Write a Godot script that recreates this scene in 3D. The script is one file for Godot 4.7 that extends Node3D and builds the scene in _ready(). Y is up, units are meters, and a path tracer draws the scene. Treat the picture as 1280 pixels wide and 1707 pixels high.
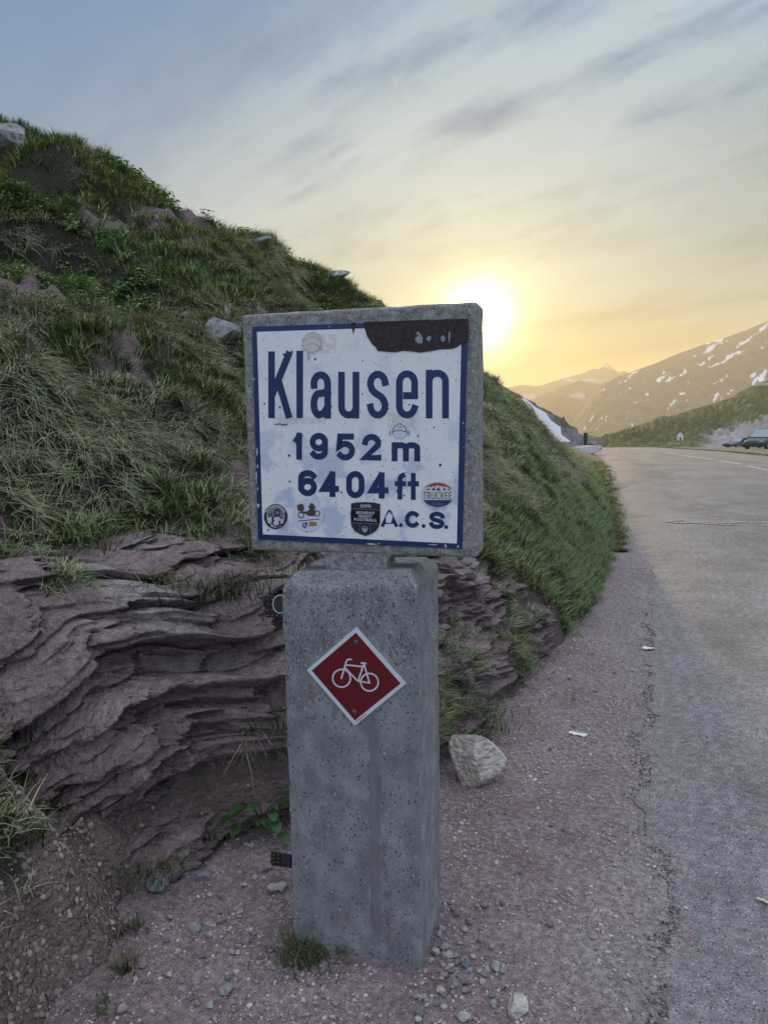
extends Node3D
# A mountain-pass marker of concrete by the roadside at sunset.
# World: -Z runs along the road, +X to the right of it, the eye stands at (0, 1.5, 0).

const F := 1261.5
const YAW := 0.2643
const PITCH := 0.1251
const ROLL := -0.017
const EYE := Vector3(0, 1.5, 0)
var cam_r: Vector3
var cam_u: Vector3
var cam_f: Vector3
var rng := RandomNumberGenerator.new()
var n_low := FastNoiseLite.new()
var n_mid := FastNoiseLite.new()
var n_fine := FastNoiseLite.new()
var n_patch := FastNoiseLite.new()
var M := {}
var used_names := {}

# ---------------------------------------------------------------- small helpers
func ray(p: Vector2) -> Vector3:
	return cam_f + cam_r * ((p.x - 640.0) / F) - cam_u * ((p.y - 853.5) / F)

func on_z(p: Vector2, z: float) -> Vector3:
	var d := ray(p)
	return EYE + d * (z / d.z)

func on_ground(p: Vector2) -> Vector3:
	var d := ray(p)
	var t := 0.5
	while t < 250.0:
		var q := EYE + d * t
		if q.y < ground_y(q.x, q.z):
			return q
		t += 0.01 + t * 0.002
	return EYE + d * 100.0

func on_hill(p: Vector2) -> Vector3:
	var d := ray(p)
	var t := 0.6
	while t < 90.0:
		var q := EYE + d * t
		if q.y < surf_y(q.x, q.z):
			return q
		t += 0.01 + t * 0.002
	return on_hill(p + Vector2(0, 8))   # over the crest: look a little lower

func lut(t: PackedVector2Array, x: float) -> float:
	if x <= t[0].x:
		return t[0].y
	for i in range(1, t.size()):
		if x < t[i].x:
			return lerpf(t[i - 1].y, t[i].y, (x - t[i - 1].x) / (t[i].x - t[i - 1].x))
	return t[t.size() - 1].y

func hash1(n: float) -> float:
	return fposmod(sin(n * 127.1 + 3.7) * 43758.5453, 1.0)

func numbered(called: String) -> String:
	var k: int = used_names.get(called, -1) + 1
	used_names[called] = k
	return called if k == 0 else "%s_%03d" % [called, k]

func tag(o: Node, label := "", category := "", group := "", kind := "") -> void:
	if label: o.set_meta("label", label)
	if category: o.set_meta("category", category)
	if group: o.set_meta("group", group)
	if kind: o.set_meta("kind", kind)

# a thing: a node at its base; its parts are given in world coordinates
func thing(called: String, at: Vector3, label: String, category: String, group := "") -> Node3D:
	var o := Node3D.new()
	o.name = numbered(called)
	add_child(o, true)
	o.position = at
	tag(o, label, category, group)
	return o

func part(called: String, mesh: Mesh, mat: Material, parent: Node3D, in_world := true) -> MeshInstance3D:
	var o := MeshInstance3D.new()
	o.name = called
	o.mesh = mesh
	o.material_override = mat
	parent.add_child(o, true)
	if in_world and parent != self:
		var up: Node = parent
		var at := Vector3.ZERO
		while up != self:
			at += (up as Node3D).position
			up = up.get_parent()
		o.position = -at
	return o

func top(called: String, mesh: Mesh, mat: Material, kind: String, label := "", category := "", group := "") -> MeshInstance3D:
	var o := part(numbered(called), mesh, mat, self)
	tag(o, label, category, group, kind)
	return o

func mat(c: Color, rough := 0.9, tex: Texture2D = null, scale := 1.0, bump: Texture2D = null, depth := 0.0) -> StandardMaterial3D:
	var m := StandardMaterial3D.new()
	m.albedo_color = c.linear_to_srgb()
	m.roughness = rough
	if tex:
		m.albedo_texture = tex
	if bump:
		m.heightmap_enabled = true
		m.heightmap_texture = bump
		m.heightmap_scale = depth
	if tex or bump:
		m.uv1_triplanar = true
		m.uv1_world_triplanar = true
		m.uv1_scale = Vector3.ONE * scale
	return m

func tinted(m: StandardMaterial3D) -> StandardMaterial3D:
	m.vertex_color_use_as_albedo = true
	return m

func noise_tex(seed_: int, freq: float, lo: float, hi: float, octaves := 4, size := 512, contrast := 1.0, kind := FastNoiseLite.TYPE_SIMPLEX_SMOOTH) -> ImageTexture:
	var n := FastNoiseLite.new()
	n.seed = seed_
	n.noise_type = kind
	n.frequency = freq
	n.fractal_octaves = octaves
	var im := n.get_seamless_image(size, size)
	im.convert(Image.FORMAT_L8)
	var d := im.get_data()
	for i in d.size():
		var v := clampf((d[i] / 255.0 - 0.5) * contrast + 0.5, 0.0, 1.0)
		d[i] = int(clampf(lerpf(lo, hi, v), 0.0, 1.0) * 255.0)
	return ImageTexture.create_from_image(Image.create_from_data(size, size, false, Image.FORMAT_L8, d))

# concrete: many grains, some dark holes, some pale stones
func speckle_tex(seed_: int, size: int, base: float, var_: float, dots: int, rmin: float, rmax: float, dark: float, pale: float, share_pale: float) -> ImageTexture:
	var r := RandomNumberGenerator.new()
	r.seed = seed_
	var n := FastNoiseLite.new()
	n.seed = seed_
	n.frequency = 0.02
	n.fractal_octaves = 5
	var im := n.get_seamless_image(size, size)
	im.convert(Image.FORMAT_L8)
	var d := im.get_data()
	for i in d.size():
		d[i] = int(clampf(base + (d[i] / 255.0 - 0.5) * var_ + r.randf_range(-0.07, 0.07), 0, 1) * 255.0)
	for k in dots:
		var cx := r.randi() % size
		var cy := r.randi() % size
		var rad := lerpf(rmin, rmax, pow(r.randf(), 3.0))
		var v := pale if r.randf() < share_pale else dark
		v *= r.randf_range(0.75, 1.2)
		var e := r.randf_range(0.55, 1.0)
		var a := r.randf() * PI
		var R := int(ceil(rad))
		for y in range(-R, R + 1):
			for x in range(-R, R + 1):
				var px := x * cos(a) + y * sin(a)
				var py := (-x * sin(a) + y * cos(a)) / e
				var q := sqrt(px * px + py * py) / rad
				if q < 1.0:
					var at := posmod(cy + y, size) * size + posmod(cx + x, size)
					d[at] = int(clampf(lerpf(v, d[at] / 255.0, smoothstep(0.6, 1.0, q)), 0, 1) * 255.0)
	return ImageTexture.create_from_image(Image.create_from_data(size, size, false, Image.FORMAT_L8, d))

# ---------------------------------------------------------------- meshes
func arr_mesh(v: PackedVector3Array, idx: PackedInt32Array, c := PackedColorArray(), nrm := PackedVector3Array(), uv := PackedVector2Array()) -> ArrayMesh:
	var a := []
	a.resize(Mesh.ARRAY_MAX)
	a[Mesh.ARRAY_VERTEX] = v
	a[Mesh.ARRAY_INDEX] = idx
	if c.size(): a[Mesh.ARRAY_COLOR] = c
	if nrm.size(): a[Mesh.ARRAY_NORMAL] = nrm
	if uv.size(): a[Mesh.ARRAY_TEX_UV] = uv
	var m := ArrayMesh.new()
	m.add_surface_from_arrays(Mesh.PRIMITIVE_TRIANGLES, a)
	return m

func smooth_mesh(v: PackedVector3Array, idx: PackedInt32Array, c := PackedColorArray(), uv := PackedVector2Array()) -> ArrayMesh:
	var nrm := PackedVector3Array()
	nrm.resize(v.size())
	for k in range(0, idx.size(), 3):
		var a := idx[k]
		var b := idx[k + 1]
		var d := idx[k + 2]
		var q := (v[a] - v[d]).cross(v[a] - v[b])
		nrm[a] += q
		nrm[b] += q
		nrm[d] += q
	for k in nrm.size():
		nrm[k] = nrm[k].normalized() if nrm[k].length_squared() > 1e-20 else Vector3.UP
	return arr_mesh(v, idx, c, nrm, uv)

# points p[i * nj + j]; the front faces e_i x e_j
func grid_idx(ni: int, nj: int) -> PackedInt32Array:
	var idx := PackedInt32Array()
	idx.resize((ni - 1) * (nj - 1) * 6)
	var k := 0
	for i in ni - 1:
		for j in nj - 1:
			var a := i * nj + j
			idx[k] = a; idx[k + 1] = a + 1; idx[k + 2] = a + nj
			idx[k + 3] = a + 1; idx[k + 4] = a + nj + 1; idx[k + 5] = a + nj
			k += 6
	return idx

func grid_mesh(v: PackedVector3Array, ni: int, nj: int, c := PackedColorArray(), uv := PackedVector2Array()) -> ArrayMesh:
	return smooth_mesh(v, grid_idx(ni, nj), c, uv)

# flat polygon from points, facing +Z
func poly_mesh(p: PackedVector3Array) -> ArrayMesh:
	var flat := PackedVector2Array()
	for q in p:
		flat.append(Vector2(q.x, q.y))
	return arr_mesh(p, Geometry2D.triangulate_polygon(flat))

# a stroke of even width along points in a plane facing +Z
func stroke(p: PackedVector3Array, w: float, z: float, closed := false, cap := true) -> ArrayMesh:
	var q := p.duplicate()
	var n := q.size()
	if cap and not closed:
		q[0] += (q[0] - q[1]).normalized() * w * 0.5
		q[n - 1] += (q[n - 1] - q[n - 2]).normalized() * w * 0.5
	var v := PackedVector3Array()
	var idx := PackedInt32Array()
	for i in n:
		var a := q[posmod(i - 1, n)] if closed or i > 0 else q[i]
		var b := q[(i + 1) % n] if closed or i < n - 1 else q[i]
		var d1 := q[i] - a
		var d2 := b - q[i]
		d1.z = 0
		d2.z = 0
		if d1.length() < 1e-7: d1 = d2
		if d2.length() < 1e-7: d2 = d1
		d1 = d1.normalized()
		d2 = d2.normalized()
		var t := (d1 + d2).normalized()
		var nn := Vector3(-t.y, t.x, 0)
		var k := 1.0 / maxf(0.45, nn.dot(Vector3(-d1.y, d1.x, 0)))
		v.append(Vector3(q[i].x, q[i].y, z) + nn * w * 0.5 * k)
		v.append(Vector3(q[i].x, q[i].y, z) - nn * w * 0.5 * k)
	var m := n if closed else n - 1
	for i in m:
		var a := i * 2
		var b := ((i + 1) % n) * 2
		idx.append_array([a, b, a + 1, b, b + 1, a + 1])
	return arr_mesh(v, idx)

func joined(list: Array) -> ArrayMesh:
	var v := PackedVector3Array()
	var idx := PackedInt32Array()
	for m in list:
		var a: Array = m.surface_get_arrays(0)
		var at := v.size()
		v.append_array(a[Mesh.ARRAY_VERTEX])
		for i in a[Mesh.ARRAY_INDEX]:
			idx.append(i + at)
	return arr_mesh(v, idx)

# positions along an axis with close steps at the rounded ends
func steps(h: float, b: float, n: int) -> PackedFloat32Array:
	var s := PackedFloat32Array([-h, -h + b * 0.15, -h + b * 0.45, -h + b])
	for k in range(1, n):
		s.append(lerpf(-h + b, h - b, float(k) / n))
	s.append_array([h - b, h - b * 0.45, h - b * 0.15, h])
	return s

# rounded box with a rough skin
func round_box(c: Vector3, size: Vector3, b: float, n: Vector3i, rough: float, nf: float, pillar := false) -> ArrayMesh:
	var h := size * 0.5
	var v := PackedVector3Array()
	var idx := PackedInt32Array()
	for f in 6:
		var ax := f / 2
		var sg := 1.0 if f % 2 == 0 else -1.0
		var a1 := (ax + 1) % 3
		var a2 := (ax + 2) % 3
		var s1 := steps(h[a1], b, n[a1])
		var s2 := steps(h[a2], b, n[a2])
		var at := v.size()
		for i in s1.size():
			for j in s2.size():
				var p := Vector3.ZERO
				p[ax] = h[ax] * sg
				p[a1] = s1[i]
				p[a2] = s2[j]
				var q := p.clamp(-h + Vector3.ONE * b, h - Vector3.ONE * b)
				var d := (p - q).normalized()
				p = q + d * b
				p += d * n_fine.get_noise_3dv((c + p) * nf) * rough
				p += c
				if pillar: p = pillar_shape(p)
				v.append(p)
		var g := grid_idx(s1.size(), s2.size())
		for k in range(0, g.size(), 3):
			if sg > 0:
				idx.append_array([g[k] + at, g[k + 1] + at, g[k + 2] + at])
			else:
				idx.append_array([g[k] + at, g[k + 2] + at, g[k + 1] + at])
	return smooth_mesh(v, idx)

# a stone: a ball cut by planes and roughened
func stone_mesh(seed_: int, rings: int, cuts: int, rough: float, squash: Vector3, lo := 0.5, hi := 0.9) -> ArrayMesh:
	var r := RandomNumberGenerator.new()
	r.seed = seed_
	var pl := []
	for k in cuts:
		var n := Vector3(r.randfn(), r.randfn(), r.randfn()).normalized()
		pl.append([n, r.randf_range(lo, hi)])
	var v := PackedVector3Array()
	var seg := rings * 2
	for i in rings + 1:
		for j in seg + 1:
			var a := PI * i / rings
			var o := TAU * (j % seg) / seg
			var p := Vector3(sin(a) * cos(o), cos(a), sin(a) * sin(o))
			for q in pl:
				var d: float = p.dot(q[0]) - q[1]
				if d > 0: p -= q[0] * d
			p += p.normalized() * (n_fine.get_noise_3dv(p * 4.0 + Vector3.ONE * seed_ * 3.1) * rough + n_fine.get_noise_3dv(p * 13.0 + Vector3.ONE * seed_) * rough * 0.4)
			v.append(p * squash)
	var idx := PackedInt32Array()
	for i in rings:
		for j in seg:
			var a := i * (seg + 1) + j
			var b := a + seg + 1
			if i > 0: idx.append_array([a, a + 1, b])
			if i < rings - 1: idx.append_array([a + 1, b + 1, b])
	return arr_mesh(v, idx) if rings < 8 else smooth_mesh(v, idx)

func multi(called: String, mesh: Mesh, m: Material, xf: Array, cols: PackedColorArray, parent: Node3D, kind := "stuff") -> MultiMeshInstance3D:
	var mm := MultiMesh.new()
	mm.transform_format = MultiMesh.TRANSFORM_3D
	mm.use_colors = cols.size() > 0
	mm.mesh = mesh
	mm.instance_count = xf.size()
	for i in xf.size():
		mm.set_instance_transform(i, xf[i])
		if cols.size(): mm.set_instance_color(i, cols[i])
	var o := MultiMeshInstance3D.new()
	o.name = numbered(called) if parent == self else called
	o.multimesh = mm
	o.material_override = m
	parent.add_child(o, true)
	if kind: o.set_meta("kind", kind)
	return o

# ---------------------------------------------------------------- the lie of the land
var T_ROAD := PackedVector2Array([Vector2(0, 0), Vector2(10, -0.02), Vector2(17, -0.07), Vector2(23, -0.16), Vector2(29, -0.31), Vector2(35, -0.53), Vector2(42, -0.78), Vector2(51, -1.06), Vector2(61, -1.43), Vector2(75, -1.95), Vector2(108, -3.2), Vector2(140, -4.9), Vector2(200, -11), Vector2(320, -30)])
var T_FOOT := PackedVector2Array([Vector2(-4, -1.3), Vector2(1.45, -1.28), Vector2(1.7, -1.27), Vector2(1.92, -1.4), Vector2(2.1, -1.4), Vector2(2.35, -1.22), Vector2(2.5, -1.02), Vector2(3.1, -0.6), Vector2(4.04, -0.4), Vector2(4.86, -0.2), Vector2(6.2, 0.1), Vector2(8.1, 0.26), Vector2(12.2, 0.34), Vector2(17.8, 0.3), Vector2(30, 0.1), Vector2(60, -0.2), Vector2(120, -1.0)])
var T_A := PackedVector2Array([Vector2(0, 0), Vector2(0.08, 0.3), Vector2(0.25, 0.62), Vector2(0.5, 0.9), Vector2(0.9, 1.08), Vector2(1.5, 1.5), Vector2(2.2, 2.02), Vector2(2.9, 2.48), Vector2(3.6, 2.62), Vector2(4.6, 2.75), Vector2(6, 3.3), Vector2(8, 4.05), Vector2(10, 4.8), Vector2(12, 5.5), Vector2(14, 6.15), Vector2(18, 6.6), Vector2(26, 6.7)])
var T_B := PackedVector2Array([Vector2(0, 0), Vector2(0.06, 0.1), Vector2(0.14, 0.3), Vector2(0.25, 0.5), Vector2(0.4, 0.7), Vector2(0.6, 0.85), Vector2(1, 1.05), Vector2(1.6, 1.4), Vector2(2.2, 1.85), Vector2(2.9, 2.4), Vector2(3.6, 2.6), Vector2(4.6, 2.75), Vector2(6, 3.3), Vector2(8, 4.05), Vector2(10, 4.8), Vector2(12, 5.5), Vector2(14, 6.15), Vector2(18, 6.6), Vector2(26, 6.7)])
var T_C := PackedVector2Array([Vector2(0, 0), Vector2(0.35, 0.42), Vector2(0.8, 1.05), Vector2(1.2, 1.55), Vector2(1.8, 2.1), Vector2(2.4, 2.5), Vector2(4.5, 3.7), Vector2(6.5, 4.7), Vector2(9, 5.8), Vector2(12, 6.7), Vector2(16, 7.5), Vector2(26, 8)])
var T_EDGE := PackedVector2Array([Vector2(-4, 0.2), Vector2(1.6, 0.18), Vector2(1.95, 0.21), Vector2(2.43, 0.31), Vector2(2.63, 0.26), Vector2(2.91, 0.2), Vector2(3.19, 0.29), Vector2(3.62, 0.29), Vector2(4.5, 0.38), Vector2(7.5, 0.6), Vector2(10.3, 0.52), Vector2(18, 0.7), Vector2(40, 0.8), Vector2(200, 0.8)])
var T_LOW := PackedVector2Array([Vector2(0, 1), Vector2(9.5, 1), Vector2(12.5, 0.92), Vector2(16, 0.74), Vector2(22, 0.48), Vector2(30, 0.26), Vector2(40, 0.16), Vector2(90, 0.05)])
var T_FALL := PackedVector2Array([Vector2(0, 1), Vector2(15, 1), Vector2(20, 0.8), Vector2(27, 0.45), Vector2(40, 0.3), Vector2(60, 0.18), Vector2(90, 0.1)])

func road_y(z: float) -> float:
	return lut(T_ROAD, -z)

func foot_x(z: float) -> float:
	return lut(T_FOOT, -z) + n_mid.get_noise_1d(z * 2.2) * 0.07

func edge_x(z: float) -> float:
	var d := -z
	var e := lut(T_EDGE, d)
	return e + n_mid.get_noise_1d(z * 4.0 + 40.0) * 0.06 + n_fine.get_noise_1d(z * 7.0) * 0.025 + n_fine.get_noise_1d(z * 30.0) * 0.012

# bare ground between bank and road
func ground_y(x: float, z: float) -> float:
	return road_y(z) + n_mid.get_noise_2d(x * 1.3, z * 1.3) * 0.02 + n_fine.get_noise_2d(x * 4.0, z * 4.0) * 0.006 - 0.004

# the trodden surface itself
func shoulder_y(x: float, z: float) -> float:
	var y := ground_y(x, z) + n_fine.get_noise_2d(x * 11.0, z * 11.0) * 0.006
	# it dips where the asphalt edge has crumbled, and lies under the asphalt
	return y - 0.016 * smoothstep(-0.1, 0.0, x - edge_x(z)) * smoothstep(-0.15, 0.35, n_mid.get_noise_1d(z * 2.5 + 8.0)) - 0.03 * smoothstep(0.04, 0.16, x - edge_x(z))

func rock_zone(z: float) -> float:
	return smoothstep(1.85, 2.1, -z) * (1.0 - smoothstep(4.7, 5.3, -z))

func bank_y(u: float, x: float, z: float) -> float:
	var d := -z
	var a := lut(T_A, u)
	var b := lut(T_B, u)
	var c := lut(T_C, u)
	var h := lerpf(b, a, smoothstep(1.7, 2.0, d))
	h *= 1.0 - 0.45 * exp(-pow((d - 1.88) / 0.11, 2.0)) * (1.0 - smoothstep(0.45, 0.9, u))
	h = lerpf(h, c, smoothstep(3.8, 8.0, d))
	var s := clampf(u / 2.0, 0, 1)
	h += n_low.get_noise_2d(x, z) * 0.42 * s * clampf(u / 6.0, 0.35, 1.0)
	# little scarps where the turf has slipped
	h += 0.5 * (smoothstep(-0.06, 0.06, n_patch.get_noise_2d(x * 0.42 + 3.0, z * 0.42)) - 0.5) * smoothstep(2.0, 4.0, u)
	h += n_mid.get_noise_2d(x * 1.1, z * 1.1) * 0.14 * clampf(u / 0.7, 0, 1)
	h += (absf(n_mid.get_noise_2d(x * 2.3 + 31.0, z * 2.3)) - 0.2) * 0.27 * clampf(u / 0.9, 0, 1)
	h += n_fine.get_noise_2d(x * 4.0, z * 4.0) * 0.03 * clampf(u / 0.2, 0, 1)
	# a shallow hollow high on the slope
	h -= 0.55 * exp(-(pow(x + 7.6, 2.0) + pow(z + 10.6, 2.0)) / 14.0)
	# clods on the open earth of the near bank
	if d < 2.1: h += (n_fine.get_noise_2d(x * 9.0, z * 9.0) * 0.022 + absf(n_fine.get_noise_2d(x * 20.0, z * 20.0)) * 0.016) * clampf(u / 0.1, 0, 1)
	return h * lerpf(lut(T_LOW, d), lut(T_FALL, d), smoothstep(1.8, 4.5, u))

# height of whatever one would step on
func surf_y(x: float, z: float) -> float:
	var g := ground_y(x, z)
	var u := foot_x(z) - x
	return g if u <= 0 else g + bank_y(u, x, z)

func surf_n(x: float, z: float, e := 0.08) -> Vector3:
	var gx := surf_y(x + e, z) - surf_y(x - e, z)
	var gz := surf_y(x, z + e) - surf_y(x, z - e)
	return Vector3(-gx, 2 * e, -gz).normalized()

# ---------------------------------------------------------------- the pass sign
const BZ := -1.92      # front of the board
const PZ := -1.8735    # front of the pillar

func z1(x: float, y: float) -> Vector2: return Vector2(380 + x * 0.359375, 490 + y * 0.359327)
func z2(x: float, y: float) -> Vector2: return Vector2(420 + x * 0.28125, 780 + y * 0.28125)
func z3(x: float, y: float) -> Vector2: return Vector2(440 + x * 0.265625, 900 + y * 0.265625)
func z7(x: float, y: float) -> Vector2: return Vector2(420 + x * 0.140625, 800 + y * 0.140625)
func z8(x: float, y: float) -> Vector2: return Vector2(570 + x * 0.1640625, 780 + y * 0.1640625)

func arc(cx: float, cy: float, rx: float, ry: float, a0: float, a1: float, n := 14) -> PackedVector2Array:
	var p := PackedVector2Array()
	for k in n + 1:
		var a := deg_to_rad(lerpf(a0, a1, float(k) / n))
		p.append(Vector2(cx + rx * cos(a), cy + ry * sin(a)))
	return p

func glyph(ch: String) -> Array:
	var s := []
	match ch:
		"K": s = [[Vector2(0, 0), Vector2(0, 1)], [Vector2(0.08, 0.36), Vector2(1, 1)], [Vector2(0.42, 0.56), Vector2(1, 0)]]
		"l": s = [[Vector2(0.5, 0), Vector2(0.5, 1)]]
		"a":
			var p := arc(0.5, 0.78, 0.5, 0.22, 190, 0)
			p.append(Vector2(1, 0))
			var q := PackedVector2Array([Vector2(1, 0.58), Vector2(0.55, 0.54)])
			q.append_array(arc(0.4, 0.27, 0.4, 0.27, 100, 265))
			q.append_array([Vector2(0.7, 0.04), Vector2(1, 0.2)])
			s = [p, q]
		"u":
			var p := PackedVector2Array([Vector2(0, 1)])
			p.append_array(arc(0.5, 0.2, 0.5, 0.2, 180, 360))
			s = [p, [Vector2(1, 1), Vector2(1, 0)]]
		"s", "S":
			var p := arc(0.5, 0.77, 0.5, 0.23, 8, 190)
			p.append_array([Vector2(0.12, 0.62), Vector2(0.3, 0.545), Vector2(0.7, 0.455), Vector2(0.88, 0.38)])
			p.append_array(arc(0.5, 0.23, 0.5, 0.23, 10, -172))
			s = [p]
		"e":
			var p := PackedVector2Array([Vector2(0.46, 0.47), Vector2(1, 0.47)])
			p.append_array(arc(0.5, 0.78, 0.5, 0.22, 0, 180))
			p.append_array(arc(0.5, 0.22, 0.5, 0.22, 180, 345))
			s = [p]
		"n":
			var p := arc(0.5, 0.8, 0.5, 0.2, 180, 0)
			p.append(Vector2(1, 0))
			s = [[Vector2(0, 0), Vector2(0, 1)], p]
		"1": s = [[Vector2(1, 0), Vector2(1, 1)], [Vector2(1, 0.98), Vector2(0.1, 0.8)]]
		"9":
			var p := PackedVector2Array([Vector2(1, 0.7)])
			p.append_array(arc(0.5, 0.24, 0.5, 0.24, 0, -150))
			s = [[arc(0.5, 0.7, 0.5, 0.3, 0, 345, 20)], p]
		"6":
			var p := arc(0.5, 0.76, 0.5, 0.24, 28, 180)
			p.append(Vector2(0, 0.3))
			s = [[arc(0.5, 0.31, 0.5, 0.31, 0, 345, 20)], p]
		"5":
			var p := PackedVector2Array([Vector2(0.92, 1), Vector2(0.12, 1), Vector2(0.05, 0.52)])
			p.append_array(arc(0.5, 0.32, 0.5, 0.33, 125, -138, 20))
			s = [p]
		"2":
			var p := arc(0.5, 0.7, 0.48, 0.3, 170, -25, 18)
			p.append_array([Vector2(0.02, 0), Vector2(1, 0)])
			s = [p]
		"m":
			var p := arc(0.25, 0.76, 0.25, 0.24, 180, 0)
			p.append(Vector2(0.5, 0))
			var q := arc(0.75, 0.76, 0.25, 0.24, 180, 0)
			q.append(Vector2(1, 0))
			s = [[Vector2(0, 0), Vector2(0, 1)], p, q]
		"4": s = [[Vector2(0.72, 0), Vector2(0.72, 1)], [Vector2(0.66, 0.98), Vector2(0.02, 0.26), Vector2(1, 0.26)]]
		"0":
			var p := arc(0.5, 0.68, 0.5, 0.32, 0, 180)
			p.append_array(arc(0.5, 0.32, 0.5, 0.32, 180, 360))
			s = [[p]]
		"f":
			var p := PackedVector2Array([Vector2(0.42, 0)])
			p.append_array(arc(0.92, 0.78, 0.5, 0.22, 180, 95, 8))
			s = [p, [Vector2(0, 0.62), Vector2(1, 0.62)]]
		"t": s = [[Vector2(0.5, 0), Vector2(0.5, 1)], [Vector2(0, 0.62), Vector2(1, 0.62)]]
		"A": s = [[Vector2(0, 0), Vector2(0.47, 1)], [Vector2(0.53, 1), Vector2(1, 0)], [Vector2(0.24, 0.24), Vector2(0.76, 0.24)]]
		"C": s = [arc(0.5, 0.5, 0.5, 0.5, 48, 312, 22)]
	return s

# one letter between two photo points (top left, bottom right), written in the plane z
func letter(ch: String, tl: Vector2, br: Vector2, w_px: float, z: float, parent: Node3D, m: Material) -> void:
	var in_ := w_px * 0.5
	var a := tl + Vector2(in_, in_)
	var b := br - Vector2(in_, in_)
	if b.x < a.x:
		a.x = (tl.x + br.x) * 0.5
		b.x = a.x
	var w := (on_z(Vector2(a.x + w_px, a.y), z) - on_z(a, z)).length()
	var list := []
	var k := 0
	for g in glyph(ch):
		var closed: bool = g[0] is PackedVector2Array
		var path = g[0] if closed else g
		var p := PackedVector3Array()
		for q in path:
			p.append(on_z(Vector2(lerpf(a.x, b.x, q.x), lerpf(b.y, a.y, q.y)), z))
		list.append(stroke(p, w, z + k * 0.0002, closed))
		k += 1
	part("letter", joined(list), m, parent)

func blob(c: Vector2, rx: float, ry: float, z: float, rough := 0.0, n := 28) -> ArrayMesh:
	var p := PackedVector3Array()
	for k in n:
		var a := -TAU * k / n
		var r := 1.0 + rough * n_fine.get_noise_2d(cos(a) * 9.0 + c.x, sin(a) * 9.0 + c.y) * 2.0
		p.append(on_z(c + Vector2(cos(a) * rx * r, sin(a) * ry * r), z))
	return poly_mesh(p)

func ring(c: Vector2, r: float, w: float, z: float, ry := -1.0) -> ArrayMesh:
	var p := PackedVector3Array()
	for k in 32:
		var a := TAU * k / 32
		p.append(on_z(c + Vector2(cos(a) * r, sin(a) * (r if ry < 0 else ry)), z))
	return stroke(p, w * 0.00153, z, true)

func shape(pts: Array, z: float) -> ArrayMesh:
	var p := PackedVector3Array()
	for q in pts:
		p.append(on_z(q, z))
	return poly_mesh(p)

func line(pts: Array, w_px: float, z: float) -> ArrayMesh:
	var p := PackedVector3Array()
	for q in pts:
		p.append(on_z(q, z))
	return stroke(p, w_px * 0.00153, z, false, false)

func words(text: String, c: Vector2, width_px: float, height_px: float, z: float, m: Material, parent: Node3D, turn := 0.0, bold := true) -> void:
	var f := SystemFont.new()
	f.font_names = PackedStringArray(["Droid Sans"])
	f.font_weight = 700 if bold else 400
	var t := TextMesh.new()
	t.text = text
	t.font = f
	t.font_size = 32
	t.pixel_size = 0.001
	t.depth = 0.0
	t.curve_step = 2.0
	var box := t.get_aabb().size
	var o := part("lettering", t, m, parent)
	o.position += on_z(c, z)
	o.rotation.z = turn
	o.scale = Vector3(width_px * 0.00153 / maxf(box.x, 0.001), height_px * 0.00153 / maxf(box.y, 0.001), 1)

func flat_mat(c: Color, rough := 0.45) -> StandardMaterial3D:
	return mat(c, rough)

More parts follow.
